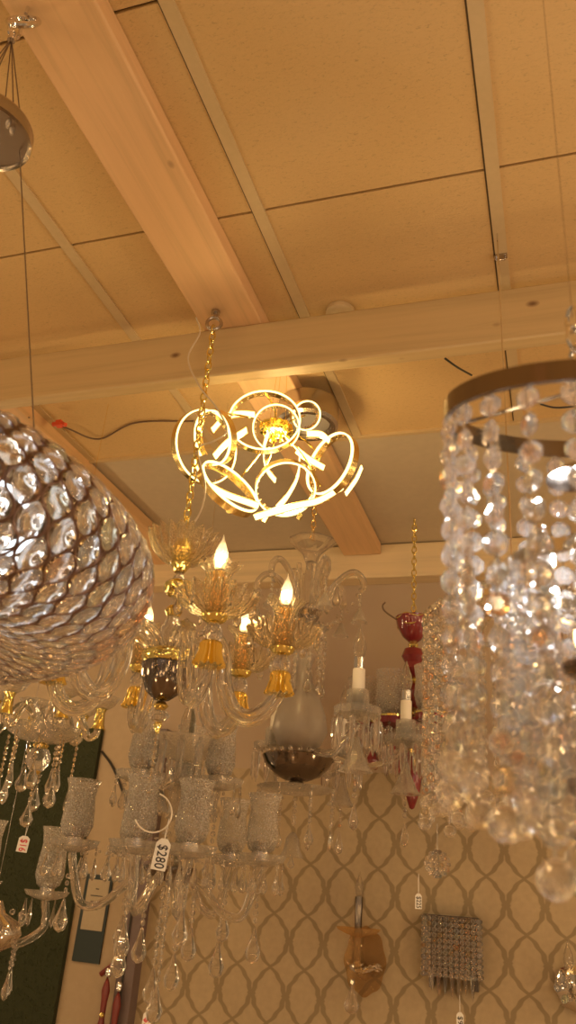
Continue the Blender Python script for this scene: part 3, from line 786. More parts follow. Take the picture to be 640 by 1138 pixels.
# ------------------------------------------------------------------ 4. crystal drum
def crystal_drum():
    d0 = .80
    H = Hang('crystal_drum_chandelier', 'tall round chrome drum chandelier of big clear crystal bead strands', 'chandelier', 462, px=646, d=d0)
    s = H.S(462); R = 147*s
    TI = .29   # the ring hangs a little lower on the near side
    mb = MB(); mb.lathe([(R-.004, .010), (R+.003, .010), (R+.003, -.010), (R-.004, -.010)], 72, closed=True)
    for v in mb.v: v.z += TI*v.y
    H.part('ring', mb, M['darkmirror'])
    mb = MB()
    for k in range(3):
        a = PI/3*k*2+.4; mb.tube([(R*math.cos(a), R*math.sin(a), .005+TI*R*math.sin(a)), (0, 0, .03)], .0022, 6)
    mb.tube([(0, 0, .03), (0, 0, -.36)], .005, 8); H.part('frame_rod', mb, M['chrome'])
    H.part('chain', chain_mb((0, 0, .03), (0, 0, .13), .03, .017, .0024), M['chrome'])
    mb = MB(); mb.tube([(0, 0, .12), (0, 0, H.top(ZC))], .0005, 5); H.part('suspension_wire', mb, M['steel'])
    r = .0108; L_ = H.z(462)-H.z(860)
    protos = []
    NS = 22
    for k in range(NS):
        a = 2*PI*k/NS
        ln = L_*(.92+.12*((k*3) % 7)/7)
        if k < 6: protos.append(strand_mb(ln, r, ('ball', .0135), gap=.22).build('crystal_strand', [M['gemglint'], M['chrome'], M['gemclear']], H.o)); o = protos[-1]
        else: o = dup(protos[k % 6], H.o)
        o.location = (R*math.cos(a), R*math.sin(a), -.012+TI*R*math.sin(a)); o.rotation_euler = (0, 0, a+PI/2)
    # inner rings, hung lower
    zi = H.z(640)
    mb = MB(); R2 = R*.62; mb.lathe([(R2-.003, .006), (R2+.003, .006), (R2+.003, -.006), (R2-.003, -.006)], 48, closed=True, c=(0, 0, zi)); H.part('inner_ring', mb, M['chrome'])
    pr = []
    for k in range(18):
        a = 2*PI*k/18
        if k < 3: pr.append(strand_mb((zi-H.z(900))*(.86+.1*k/3), r*1.02, ('ball', .0140), gap=.1).build('crystal_strand', [M['gemglint'], M['chrome'], M['gemclear']], H.o)); o = pr[-1]
        else: o = dup(pr[k % 3], H.o)
        o.location = (R2*math.cos(a), R2*math.sin(a), zi); o.rotation_euler = (0, 0, a+.3)
    for k in range(6):
        a = 2*PI*k/6+.2
        if k == 0: q = strand_mb(H.z(800)-H.z(935), r*1.02, ('ball', .0150), gap=.1).build('crystal_strand', [M['gemglint'], M['chrome'], M['gemclear']], H.o); o = q
        else: o = dup(q, H.o)
        o.location = (R*.26*math.cos(a), R*.26*math.sin(a), H.z(800))
    # lamp cluster inside
    for pr_, c_ in (([(0, .004), (.035, .004), (.036, 0), (.03, -.004), (0, -.006)], (0, 0, H.z(745))), ([(0, .01), (.012, .008), (.026, -.004), (0, -.006)], (-.012, 0, H.z(530))), ([(0, .006), (.03, .004), (.03, -.006), (0, -.008)], (0, 0, H.z(878)))):
        mb = MB(); mb.lathe(pr_, 28, c=c_); H.part('lamp_plate', mb, M['darkmirror'])
    for k, (px_, py, lit) in enumerate(((582, 640, 0), (615, 730, 1), (665, 735, 1), (690, 650, 0))):
        p = Vector(((px_-642)*s*.9, -.01, H.z(py)))
        mb = MB(); mb.tube(spline([p+Vector((0, 0, -.004)), p+Vector((0, 0, -.03)), Vector((p.x*.6, 0, p.z-.045)), Vector((0, 0, p.z-.03))], 5), .0025, 8); ar = H.part('lamp_arm', mb, M['chrome'])
        g, f, b = flame_bulb(.042, bool(lit)); bo = b.build('bulb_base', M['candle'], ar); bo.location = p; q = g.build('bulb_glass', M['clear'], ar); q.location = p
        if lit: q = f.build('filament', M['filament'], ar); q.location = p
        else:
            mb = MB(); mb.tube([(0, 0, .008), (0, 0, .022)], .003, 8); q = mb.build('filament', M['coolled'], ar); q.location = p
crystal_drum()
_p = at_d(622, 625, .80); plight(_p, 2.6, (.84, .92, 1), .012)

# ------------------------------------------------------------------ 5. raindrop chandelier behind the drum
def raindrop():
    H = Hang('raindrop_chandelier', 'small beaded crystal cascade chandelier half hidden behind the big crystal drum', 'chandelier', 690, px=572, d=1.75)
    s = H.S(690); R = 98*s
    mb = MB(); mb.lathe([(R-.004, .006), (R+.002, .006), (R+.002, -.006), (R-.004, -.006)], 64, closed=True); mb.lathe([(R*.55-.003, .05), (R*.55+.003, .05), (R*.55+.003, .04), (R*.55-.003, .04)], 48, closed=True); H.part('ring', mb, M['chrome'])
    mb = MB()
    for k in range(3):
        a = 2*PI*k/3; mb.tube([(R*math.cos(a), R*math.sin(a), 0), (0, 0, .10)], .002, 6)
    mb.tube([(0, 0, .1), (0, 0, H.top(ZC))], .002, 6); H.part('suspension_wire', mb, M['chrome'])
    pr = []
    for k in range(40):
        a = 2*PI*k/40
        if k < 5: pr.append(strand_mb((H.z(690)-H.z(905))*(.9+.1*k/5), 4.3*s, ('ball', 7*s), gap=.1, n=7).build('crystal_strand', [M['gemglint'], M['chrome'], M['gemclear']], H.o)); o = pr[-1]
        else: o = dup(pr[k % 5], H.o)
        o.location = (R*math.cos(a), R*math.sin(a), -.006); o.rotation_euler = (0, 0, a)
    mb = MB()
    for k in range(36):   # crown swags from the upper ring down to the lower
        a = 2*PI*k/36
        for j in range(5):
            t = j/4; rr = R*(.55+.45*t); mb.bead((rr*math.cos(a), rr*math.sin(a), .045*(1-t*t)), 4*s, .5, rot=Matrix.Rotation(a, 3, 'Z'))
    H.part('crown_net', mb, M['gemglint'])
    # round cage ball at the tip of one strand
    p = H.local(at_d(486, 960, 1.68)); mb = MB()
    for k in range(7):
        for j in range(7):
            a = 2*PI*k/7; b = PI*(j+.5)/7; mb.ball(p+Vector((math.cos(a)*math.sin(b), math.sin(a)*math.sin(b), math.cos(b)))*12*s, 2.6*s, 0, 6, 4)
    mb.tube([p+Vector((0, 0, 12*s)), p+Vector((0, 0, 40*s))], .0008, 5, mi=1); H.part('crystal_ball_drop', mb, [M['gemglint'], M['chrome']])
raindrop()

# ------------------------------------------------------------------ candle fittings shared by clear + burgundy
def candle_arm(H, s, start, end, up, with_prisms=True, candle_h=42, bob=24, bell=True, tube=6.5, prism=34, hur=False, burg=False, drops=True):
    """arm from start to end (local); candle set at end. sizes px*s"""
    mid = (start+end)/2; dirn = (end-start); dirn.z = 0; dirn.normalize()
    mb = MB(); mb.tube(spline([start, start+dirn*12*s+Vector((0, 0, up*.4)), mid+Vector((0, 0, -up)), end-dirn*8*s+Vector((0, 0, -up*.85)), end+Vector((0, 0, -4*s))], 7), 3.6*s, 16, flute=5, fa=.15, twist=.1)
    arm = H.part('arm', mb, M['clear'])
    def lat(name, prof, mat, seg=24, **kw):
        b = MB(); b.lathe(type(prof)((r*s, z*s) for r, z in prof), seg, **kw); o = b.build(name, mat, arm); o.location = end; return o
    lat('bobeche', Prof((r/s, z/s) for r, z in shell([(5*s, -2*s), (bob*.6*s, 0), (bob*.95*s, 3*s), (bob*s, 10*s)], .0025)), M['burg'] if burg else M['cut'], 40, flute=10, fa=.03)
    if burg: lat('gold_rim', [(bob-.8, 9.5), (bob+.8, 9.5), (bob+.8, 11.5), (bob-.8, 11.5)], M['gold'], 32, closed=True)
    lat('candle_cup', Prof((r/s, z/s) for r, z in shell([(4*s, 2*s), (9*s, 6*s), (11*s, 16*s), (11*s, 28*s)], .002)), M['cut'], 24, flute=6, fa=.05)
    if hur: lat('glass_shade', Prof((r/s, z/s) for r, z in shell([(8*s, 12*s), (15*s, 18*s), (18*s, 30*s), (16*s, 46*s), (18*s, 60*s)], .002)), M['etch'], 32)
    else:
        lat('candle', [(0, 8), (tube, 8), (tube, 8+candle_h), (tube*.8, 9+candle_h), (0, 9+candle_h)], M['candle'], 16)
        lat('bulb_socket', [(0, 8+candle_h), (tube*.85, 8+candle_h), (tube*.9, 20+candle_h), (0, 20+candle_h)], M['chrome'], 16)
        g, f, b = flame_bulb(38*s, False); q = g.build('bulb_glass', M['clear'], arm); q.location = end+Vector((0, 0, (19+candle_h)*s))
    if with_prisms:
        mb = MB()
        mb.bead((0, 0, 0), 2.2*s); mb.prism((0, 0, -3*s), prism*s, 7*s)
        hang_drops(mb, [(bob*.95*s*math.cos(2*PI*k/10), bob*.95*s*math.sin(2*PI*k/10), 2*s) for k in range(10)], 'prism_drop', M['gemplain'], arm, end)
    if bell:
        mb = MB(); mb.lathe(shell([(3*s, -prism*s*.55), (6*s, -prism*s*.9), (12*s, -prism*s*1.35), (17*s, -prism*s*1.55)], .003), 24, flute=8, fa=.05); 
        q = mb.build('glass_bell', M['cut'], arm); q.location = end
    if drops:
        mb = MB()
        z = -prism*1.5*s
        for j in range(5): mb.bead((0, 0, z-j*6*s), 2.6*s, rot=Matrix.Rotation(j*.8, 3, 'Z'))
        mb.almond((0, 0, z-30*s), 26*s, 10*s); q = mb.build('crystal_drop', M['gem'], arm); q.location = end
    return arm

# ------------------------------------------------------------------ 6. clear glass chandelier
def clear_chandelier():
    H = Hang('clear_glass_chandelier', 'tall clear glass chandelier with trumpet top, frosted vase body, mirrored bowl and unlit candles', 'chandelier', 850, xy=(-.905, 2.93))
    s = H.S(850); zt = H.top(3.21)
    H.part('chain', chain_mb((0, 0, zt), (0, 0, H.z(600)), .036, .019, .0024), M['goldsoft'])
    P = H.P
    mb = MB(); mb.lathe(shell(P([(4, 634), (6, 626), (10, 616), (18, 608), (26, 602)]), .003), 36, flute=9, fa=.04); H.part('trumpet', mb, M['clear'])
    mb = MB(); mb.lathe(P([(0, 676), (7, 676), (8, 660), (7, 640), (5, 625), (0, 622)]), 20, flute=5, fa=.12)
    for k in range(6):
        q = pol(60*k+15, 14*s); mb.tube([q+Vector((0, 0, H.z(678))), q*1.25+Vector((0, 0, H.z(655))), q*1.5+Vector((0, 0, H.z(632)))], 3.2*s, 8)
    H.part('column', mb, M['clear'])
    mb = MB(); mb.lathe(P([(0, 696), (5, 695), (9, 690), (13, 686), (11, 680), (14, 676), (8, 672), (0, 672)]), 24); H.part('collar', mb, M['steel'])
    # upper scroll arms with bells
    sc_ = None
    for k in range(6):
        phi = 75+60*k
        if sc_ is None:
            mb = MB(); ap = lambda r, y: Vector((r*s, 0, H.z(y)))
            mb.tube(spline([ap(8, 690), ap(20, 672), ap(34, 648), ap(52, 637), ap(64, 643), ap(67, 654), ap(62, 658)], 7), [3.8*s]*36+[3.0*s]*20, 14, flute=5, fa=.12)
            sc_ = H.part('scroll_arm', mb, M['clear']); sc_.rotation_euler = (0, 0, math.radians(phi)-PI/2)
            mb = MB(); mb.tube([ap(63, 658), ap(63, 672)], .0008, 5, mi=1)
            for y in (662, 667, 672): mb.bead(ap(63, y), 2.5*s)
            mb.lathe(shell([(10*s, H.z(692)), (6*s, H.z(692)+8*s), (3*s, H.z(692)+16*s), (0, H.z(692)+19*s)], .002), 16, c=(63*s, 0, 0)); mb.build('bell_drop', [M['cut'], M['chrome']], sc_)
            mb = MB()
            for j in range(9):
                t = j/8; mb.bead(ap(60-46*t, 662+30*t+14*math.sin(PI*t)), 2.5*s, rot=Matrix.Rotation(j*.7, 3, 'Z'))
            mb.build('bead_swag', M['gemclear'], sc_)
            mb = MB(); mb.almond(ap(34, 652), 26*s, 11*s); mb.build('crystal_drop', M['gemclear'], sc_)
        else: dup_tree(sc_, H.o, None, math.radians(phi)-PI/2)
    # dish under collar + strand curtain
    mb = MB(); mb.lathe(shell(P([(6, 712), (14, 706), (24, 698)]), .0025), 36, flute=12, fa=.05); H.part('small_dish', mb, M['cut'])
    st = strand_mb(52*s, 3*s, ('almond', 20*s, 10*s), n=7).build('crystal_strand', [M['gemclear'], M['chrome'], M['gemclear']], H.o)
    for k in range(9):
        o = st if k == 0 else dup(st, H.o); q = pol(40*k+12, 23*s); o.location = (q.x, q.y, H.z(704)); o.rotation_euler = (0, 0, k)
    mb = MB(); mb.lathe(shell(P([(10, 836), (24, 828), (31, 812), (28, 795), (20, 775), (11, 758), (9, 740), (12, 728)]), .003), 36); H.part('vase_body', mb, M['frost'])
    mb = MB(); mb.lathe(P([(0, 869), (12, 868), (26, 862), (36, 851), (40, 842), (38, 840), (0, 840)]), 40); bw = H.part('mirror_bowl', mb, M['darkmirror'])
    mb = MB()
    for k in range(24): a = 2*PI*k/24; mb.ball((39*s*math.cos(a), 39*s*math.sin(a), H.z(838)), 2.6*s, 0, 8, 5)
    mb.build('bead_rim', M['gemclear'], bw)
    mb = MB(); mb.lathe(P([(0, 876), (9, 876), (11, 872), (8, 869), (0, 869)]), 24); H.part('foot_collar', mb, M['chrome'])
    mb = MB(); mb.lathe(shell(P([(8, 884), (24, 882), (38, 879), (42, 875)]), .003), 40, flute=20, fa=.02); H.part('lower_disc', mb, M['cut'])
    st = strand_mb(H.z(886)-H.z(918), 2.6*s, None, n=7).build('crystal_strand', [M['gemclear'], M['chrome'], M['gemclear']], H.o); st.location = (0, 0, H.z(886))
    mb = MB(); mb.lathe(shell(P([(13, 953), (9, 944), (7, 932), (3, 926), (0, 924)]), .002), 24, flute=8, fa=.04); mb.almond((0, 0, H.z(950)), 14*s, 8*s); H.part('finial_bell', mb, M['cut'])
    # candle arms: two in picture at +62 and +122 px, rest round the ring
    for phi, r, y in ((27, 118, 814), (92, 121, 818), (150, 118, 826), (200, 80, 826)):
        e = pol(phi, r*s, H.z(y)); st_ = pol(phi, 30*s, H.z(846))
        candle_arm(H, s, st_, e, 14*s)
    # long drops round the bowl
    dp = strand_mb(34*s, 2.4*s, ('almond', 22*s, 10*s), n=7).build('pendant_drop', [M['gemclear'], M['chrome'], M['gemclear']], H.o)
    for k in range(8):
        o = dp if k == 0 else dup(dp, H.o); q = pol(45*k+20, 44*s); o.location = (q.x, q.y, H.z(876)); o.rotation_euler = (0, 0, k*.7)
clear_chandelier()

# ------------------------------------------------------------------ 7. burgundy chandelier
def burgundy():
    H = Hang('burgundy_chandelier', 'burgundy enamel vase chandelier with gold trim hanging by a gold chain', 'chandelier', 760, xy=(-.588, 3.52))
    s = H.S(760); P = H.P
    H.part('chain', chain_mb((0, 0, H.top(ZC)), (0, 0, H.z(686)), .036, .020, .0032), M['gold'])
    mb = MB(); mb.lathe(P([(0, 715), (5, 714), (12, 708), (18, 697), (20, 687), (17, 686), (0, 690)]), 32); v = H.part('crown_vase', mb, M['burg'])
    mb = MB()
    mb.tube([(19.6*s*math.cos(a), 19.6*s*math.sin(a), H.z(688)+1.5*s*math.sin(5*a)) for a in [2*PI*k/40 for k in range(40)]], 1.1*s, 6, True)
    mb.tube([(18*s*math.cos(a), 18*s*math.sin(a), H.z(696)+2.2*s*math.sin(4*a)) for a in [2*PI*k/40 for k in range(40)]], .8*s, 6, True); mb.build('gold_trim', M['gold'], v)
    mb = MB()
    for y in (717, 757, 792, 833): mb.lathe(P([(0, y+4), (4, y+4), (6, y), (4, y-4), (0, y-4)]), 16)
    H.part('gold_collar', mb, M['gold'])
    mb = MB(); mb.lathe(P([(0, 754), (6, 752), (11, 744), (9, 737), (13, 730), (10, 722), (0, 720)]), 24); H.part('body_ball', mb, M['burg'])
    mb = MB(); mb.lathe(P([(0, 789), (8, 787), (15, 778), (16, 770), (10, 762), (0, 760)]), 24); H.part('body_egg', mb, M['burg'])
    mb = MB(); mb.lathe(P([(0, 830), (8, 828), (15, 818), (16, 808), (9, 798), (0, 796)]), 24); H.part('body_egg', mb, M['burg'])
    mb = MB(); mb.tube(spline([(-20*s, 0, H.z(690)), (-33*s, 0, H.z(682)), (-36*s, 0, H.z(676)), (-33*s, 0, H.z(672))], 6), 1.0*s, 6); H.part('flex', mb, M['wireshop'])
    for i, phi in enumerate((-50, 10, 75, 130, 190, 250)):
        e = pol(phi, 34*s+(22*s if i not in (0,) else 0), H.z(815)); st_ = pol(phi, 10*s, H.z(818))
        candle_arm(H, s, st_, e, 9*s, bob=17, prism=26, bell=False, hur=True, burg=True, drops=False)
    mb = MB()
    mb.almond((0, 0, 0), 22*s, 13*s)
    hang_drops(mb, [pol(45*k+10, 44*s, H.z(832)) for k in range(8)], 'burgundy_drop', M['burg'], H.o)
    mb = MB(); mb.lathe(P([(0, 900), (3, 898), (9, 880), (12, 860), (6, 842), (0, 838)]), 16); H.part('finial', mb, M['burg'])
burgundy()

# ------------------------------------------------------------------ 8. hurricane chandelier
def hurricane_chandelier():
    H = Hang('hurricane_chandelier', 'two tier clear glass chandelier with etched hurricane shades and long crystal pendants', 'chandelier', 950, xy=(-1.111, 2.40))
    s = H.S(930); P = H.P
    mb = MB(); mb.tube([(0, 0, H.z(800)), (0, 0, H.top(ZC))], .001, 6); H.part('suspension_wire', mb, M['chrome'])
    mb = MB(); mb.lathe(P([(0, 965), (13, 964), (9, 950), (11, 925), (8, 900), (11, 885), (7, 872), (0, 870)]), 20, flute=5, fa=.1)
    mb.lathe(P([(0, 846), (7, 846), (9, 825), (8, 800), (5, 788), (0, 786)]), 20, flute=5, fa=.1); H.part('column', mb, M['clear'])
    mb = MB(); mb.lathe(P([(0, 872), (6, 871), (12, 864), (13, 856), (8, 848), (0, 846)]), 24, flute=8, fa=.03); H.part('column_ball', mb, M['cut'])
    mb = MB(); mb.lathe(P([(0, 980), (14, 979), (24, 973), (30, 966), (30, 963), (0, 963)]), 40); H.part('base_plate', mb, M['darkmirror'])
    # upper ring of prisms
    mb = MB(); mb.lathe(shell(P([(8, 846), (24, 842), (42, 830), (48, 822)]), .003), 40, flute=16, fa=.03); H.part('upper_dish', mb, M['cut'])
    pf = MB(); pf.bead((0, 0, 0), 2.6*s); pf.prism((0, 0, -3*s), 44*s, 9*s); pm = pf.build('prism_drop', M['gemplain'], H.o)
    for k in range(14):
        o = pm if k == 0 else dup(pm, H.o); q = pol(360/14*k, 46*s); o.location = (q.x, q.y, H.z(826)); o.rotation_euler = (0, 0, k)
    arm0 = None
    def tier(list_, yd, hub_y, sh, sR, n0):
        nonlocal arm0
        for i, (phi, r) in enumerate(list_):
            e = pol(phi, r*s, H.z(yd)); dirn = pol(phi, 1)
            mb = MB(); st_ = pol(phi, 12*s, H.z(hub_y))
            mb.tube(spline([st_, st_+dirn*(r*.25*s)+Vector((0, 0, -12*s)), st_+dirn*(r*.5*s)+Vector((0, 0, -36*s)), st_+dirn*(r*.72*s)+Vector((0, 0, -38*s)), e+Vector((0, 0, -20*s))-dirn*5*s, e], 7), 4.2*s, 16, flute=5, fa=.16, twist=.08)
            arm = H.part('arm', mb, M['clear'])
            def lat(name, prof, mat, seg=24, **kw):
                b = MB(); b.lathe(prof, seg, **kw); o = b.build(name, mat, arm); o.location = e; return o
            lat('dish', shell([(6*s, 0), (15*s, 2*s), (25*s, 6*s), (28*s, 13*s)], .003), M['cut'], 40, flute=14, fa=.03)
            lat('socket', [(0, 4*s), (10*s, 4*s), (10*s, 20*s), (8*s, 26*s), (0, 26*s)], M['steel'], 20)
            lat('glass_shade', Prof((q_, z_+14*s) for q_, z_ in hurricane(sR*s, sh*s)), M['etch'], 36)
            mb = MB()
            mb.bead((0, 0, -3*s), 2.4*s); mb.bead((0, 0, -8*s), 2.4*s); mb.almond((0, 0, -11*s), 24*s, 11*s)
            hang_drops(mb, [(26*s*math.cos(2*PI*k/6+.3), 26*s*math.sin(2*PI*k/6+.3), 8*s) for k in range(6)], 'crystal_drop', M['gemclear'], arm, e)
            mb = MB(); 
            for j in range(5 if i % 2 else 3): mb.bead((0, 0, -24*s-j*7*s), 3*s, rot=Matrix.Rotation(j, 3, 'Z'))
            mb.almond((0, 0, -24*s-(5 if i % 2 else 3)*7*s), 34*s, 16*s); q = mb.build('crystal_drop', M['gemclear'], arm); q.location = e
            # bead swag between the column and dish
            mb = MB()
            for j in range(14):
                t = j/13; mb.ball(st_.lerp(e, t)+Vector((0, 0, 20*s-26*s*math.sin(PI*t)*.9+18*s*(1-t))), 1.7*s, 0, 6, 4)
            mb.build('bead_swag', M['gemclear'], arm)
    tier(((-88, 108), (-19, 88), (17, 88), (86, 98), (140, 96), (215, 96)), 956, 968, 62, 19, 0)
    tier(((-58, 50), (62, 50), (178, 48)), 878, 868, 66, 18, 1)
    # long pendants under the base plate
    for k, (x, y0, y1, rr) in enumerate(((-6, 985, 1068, 3.4), (16, 985, 1050, 3), (-38, 990, 1040, 3), (-24, 985, 1030, 3), (30, 985, 1020, 3), (4, 985, 1090, 2.6), (60, 1000, 1040, 2.6))):
        o = strand_mb(H.z(y0)-H.z(y1), rr*s, ('almond', 36*s, 17*s)).build('crystal_strand', [M['gemclear'], M['chrome'], M['gemclear']], H.o)
        q = pol(random.uniform(-60, 60) if abs(x) < 10 else (70 if x > 0 else -70), 1); o.location = (x*s, -20*s*(k % 3-1), H.z(y0))
    for k, x, y in ((0, 20, 890), (1, -20, 905)):
        mb = MB(); mb.lathe(shell([(12*s, 0), (8*s, 10*s), (5*s, 20*s), (0, 24*s)], .002), 20, flute=8, fa=.05); b = H.part('glass_bell', mb, M['cut']); b.location = (x*s, -16*s, H.z(y))
    return H
HC = hurricane_chandelier()

# ------------------------------------------------------------------ 9. small gold chandelier at the turf panel
def small_gold():
    H = Hang('small_gold_chandelier', 'small gold and crystal chandelier with ball stem and hanging almond drops before the turf panel', 'chandelier', 840, px=43, d=2.6)
    s = H.S(840); P = H.P
    mb = MB(); mb.tube([(0, 0, H.z(790)), (0, 0, H.top(ZC))], .0008, 6); H.part('suspension_wire', mb, M['goldsoft'])
    mb = MB(); mb.lathe(P([(0, 858), (8, 856), (13, 848), (14, 842), (10, 833), (0, 829)]), 24, flute=8, fa=.03); H.part('stem_ball', mb, M['cut'])
    mb = MB(); mb.lathe(P([(0, 833), (7, 832), (9, 828), (5, 825), (0, 825)]), 20); mb.lathe(P([(0, 862), (3, 861), (6, 857), (0, 855)]), 16); H.part('gold_cap', mb, M['gold'])
    mb = MB(); mb.lathe(shell(P([(8, 826), (24, 823), (38, 815), (42, 808)]), .003), 40, flute=10, fa=.05); H.part('dish', mb, M['cut'])
    arm0 = None
    for k in range(6):
        phi = 30+60*k
        if arm0 is None:
            ap = lambda r, y: Vector((r*s, 0, H.z(y)))
            mb = MB(); mb.tube(spline([ap(6, 818), ap(16, 795), ap(30, 786), ap(42, 800), ap(50, 815), ap(58, 812), ap(60, 804)], 6), 4*s, 14, flute=5, fa=.14, twist=.08); arm0 = H.part('arm', mb, M['clear']); arm0.rotation_euler = (0, 0, math.radians(phi)-PI/2)
            mb = MB(); mb.lathe([(r*s, H.z(y)) for r, y in ((0, 806), (8, 806), (6, 800), (5, 788), (7, 782), (0, 782))], 20, c=(60*s, 0, 0), flute=8, fa=.04); mb.build('gold_sleeve', M['gold'], arm0)
            mb = MB(); mb.lathe(shell([(6*s, H.z(784)), (14*s, H.z(779)), (19*s, H.z(770))], .002), 30, c=(60*s, 0, 0), flute=8, fa=.06); mb.build('bobeche', M['cut'], arm0)
        else: dup_tree(arm0, H.o, None, math.radians(phi)-PI/2)
    pr = []
    for k in range(10):
        phi = 36*k+8; q = pol(phi, (40 if k % 2 else 26)*s, H.z(818))
        if k < 2: pr.append(strand_mb((24+18*k)*s, 2.6*s, ('almond', 30*s, 15*s)).build('crystal_strand', [M['gemclear'], M['goldsoft'], M['gemclear']], H.o)); o = pr[-1]
        else: o = dup(pr[k % 2], H.o)
        o.location = q; o.rotation_euler = (0, 0, k*.6)
    o = strand_mb(H.z(862)-H.z(890), 2.4*s, ('almond', 26*s, 15*s)).build('crystal_strand', [M['gemclear'], M['goldsoft'], M['gemclear']], H.o); o.location = (0, 0, H.z(862))
    return H
HG = small_gold()

# ------------------------------------------------------------------ 10. chrome chandelier lower left
def chrome_chandelier():
    H = Hang('chrome_chandelier', 'chrome and glass chandelier with etched hurricane shade low in front of the turf panel', 'chandelier', 1030, px=-12, d=2.85)
    s = H.S(1000); P = H.P
    mb = MB(); mb.tube([(0, 0, H.z(1000)), (0, 0, H.top(ZC))], .001, 6); H.part('suspension_wire', mb, M['chrome'])
    mb = MB(); mb.lathe(P([(0, 1062), (10, 1060), (26, 1050), (34, 1036), (30, 1024), (14, 1014), (8, 1000), (0, 998)]), 40, flute=12, fa=.1); H.part('hub', mb, M['chrome'])
    for phi, r, y in ((88, 56, 996), (-40, 56, 1000), (215, 60, 990)):
        e = pol(phi, r*s, H.z(y)); dirn = pol(phi, 1); st_ = pol(phi, 20*s, H.z(1036))
        mb = MB(); mb.tube(spline([st_, st_+dirn*16*s+Vector((0, 0, -8*s)), e+Vector((0, 0, -26*s))+dirn*4*s, e], 7), 4*s, 14, flute=5, fa=.15); arm = H.part('arm', mb, M['clear'])
        def lat(name, prof, mat, seg=24, **kw):
            b = MB(); b.lathe(prof, seg, **kw); o = b.build(name, mat, arm); o.location = e; return o
        lat('dish', shell([(6*s, 0), (14*s, 2*s), (22*s, 5*s), (25*s, 10*s)], .003), M['cut'], 36, flute=14, fa=.03)
        lat('socket', [(0, 4*s), (8*s, 4*s), (8*s, 18*s), (0, 20*s)], M['chrome'], 20)
        lat('glass_shade', Prof((q_, z_+12*s) for q_, z_ in hurricane(17*s, 64*s)), M['etch'], 36)
        mb = MB()
        mb.almond((0, 0, 0), 30*s, 9*s)
        hang_drops(mb, [(22*s*math.cos(2*PI*k/5), 22*s*math.sin(2*PI*k/5), 2*s) for k in range(5)], 'crystal_drop', M['gemclear'], arm, e)
    mb = MB(); mb.ball((0, 0, 0), 3.4*s, 0, 7, 5); pts = []
    for k in range(40):
        a = random.uniform(0, 2*PI); r = random.uniform(22, 40)*s; pts.append((r*math.cos(a), r*math.sin(a), H.z(random.uniform(1012, 1055))))
    hang_drops(mb, pts, 'crystal_bead', M['gemclear'], H.o)
    pr = strand_mb(30*s, 2.2*s, ('almond', 28*s, 9*s)).build('crystal_strand', [M['gemclear'], M['chrome'], M['gemclear']], H.o)
    for k in range(6):
        o = pr if k == 0 else dup(pr, H.o); q = pol(60*k+70, 36*s); o.location = (q.x, q.y, H.z(1040))
chrome_chandelier()

# ------------------------------------------------------------------ sconces on the papered wall
YW = 3.899
def sconce_root(name, label, px_, py):
    c = at_y(px_, py, YW); o = D.objects.new(name, None); COL.objects.link(o); o.location = c; tag(o, label, 'wall light')
    return o, depth(c)/F*1.0
def candle_sconce():
    o, s = sconce_root('candle_sconce', 'single candle wall sconce with round amber glass backplate and one crystal drop', 406, 1068)
    mb = MB(); n = 48; T = .012
    out = []
    for k in range(n):
        a = 2*PI*k/n; x = 23*s*math.cos(a)*(1+.04*math.cos(8*a)); z = 34*s*math.sin(a)*(1+.04*math.cos(8*a)); out.append((x, z))
    vs = [(x, -T*1.2, z*.99) for x, z in out]+[(x, -.004, z) for x, z in out]+[(x*.6, -T*1.9, z*.6) for x, z in out]
    fs = [tuple(range(n, 2*n)), tuple(range(3*n-1, 2*n-1, -1))]
    for k in range(n): l = (k+1) % n; fs += [(k, l, n+l, n+k), (2*n+k, 2*n+l, l, k)]
    mb.add(vs, fs, 0, False); mb.build('backplate', M['amber'], o)
    mb = MB(); mb.tube(spline([(8*s, -.02, -6*s), (4*s, -.07, -14*s), (-2*s, -.10, -8*s), (-3*s, -.11, 6*s), (-3*s, -.11, 26*s)], 6), 3.5*s, 10); mb.build('arm', M['amber'], o)
    mb = MB(); mb.lathe(shell([(4*s, 0), (12*s, 2*s), (22*s, 6*s), (24*s, 9*s)], .002), 24, c=(-3*s, -.11, 24*s), flute=10, fa=.05); mb.build('bobeche', M['amber'], o)
    mb = MB(); mb.lathe([(0, 28*s), (4*s, 28*s), (4.2*s, 52*s), (4.6*s, 54*s), (4.6*s, 64*s), (0, 65*s)], 16, c=(-3*s, -.11, 0)); mb.build('candle_tube', M['darkmirror'], o)
    g, f, b = flame_bulb(26*s, False); q = g.build('bulb_glass', M['clear'], o); q.location = (-3*s, -.11, 64*s)
    mb = MB()
    for k in range(9):
        a = PI*k/8; mb.link((4*s+20*s*math.cos(a)*.6, -.05-.03*math.sin(a), -6*s+3*s*math.sin(3*a)), 14*s, 9*s, 1.6*s, Matrix.Rotation(a, 3, 'Z') @ Matrix.Rotation(1.3, 3, 'X'))
    mb.build('chrome_leaf_trim', M['chrome'], o)
    mb = MB(); mb.bead((-8*s, -.10, -20*s), 3*s); mb.almond((-8*s, -.10, -23*s), 27*s, 17*s, flat=.7); mb.build('crystal_drop', M['gem'], o)
candle_sconce()
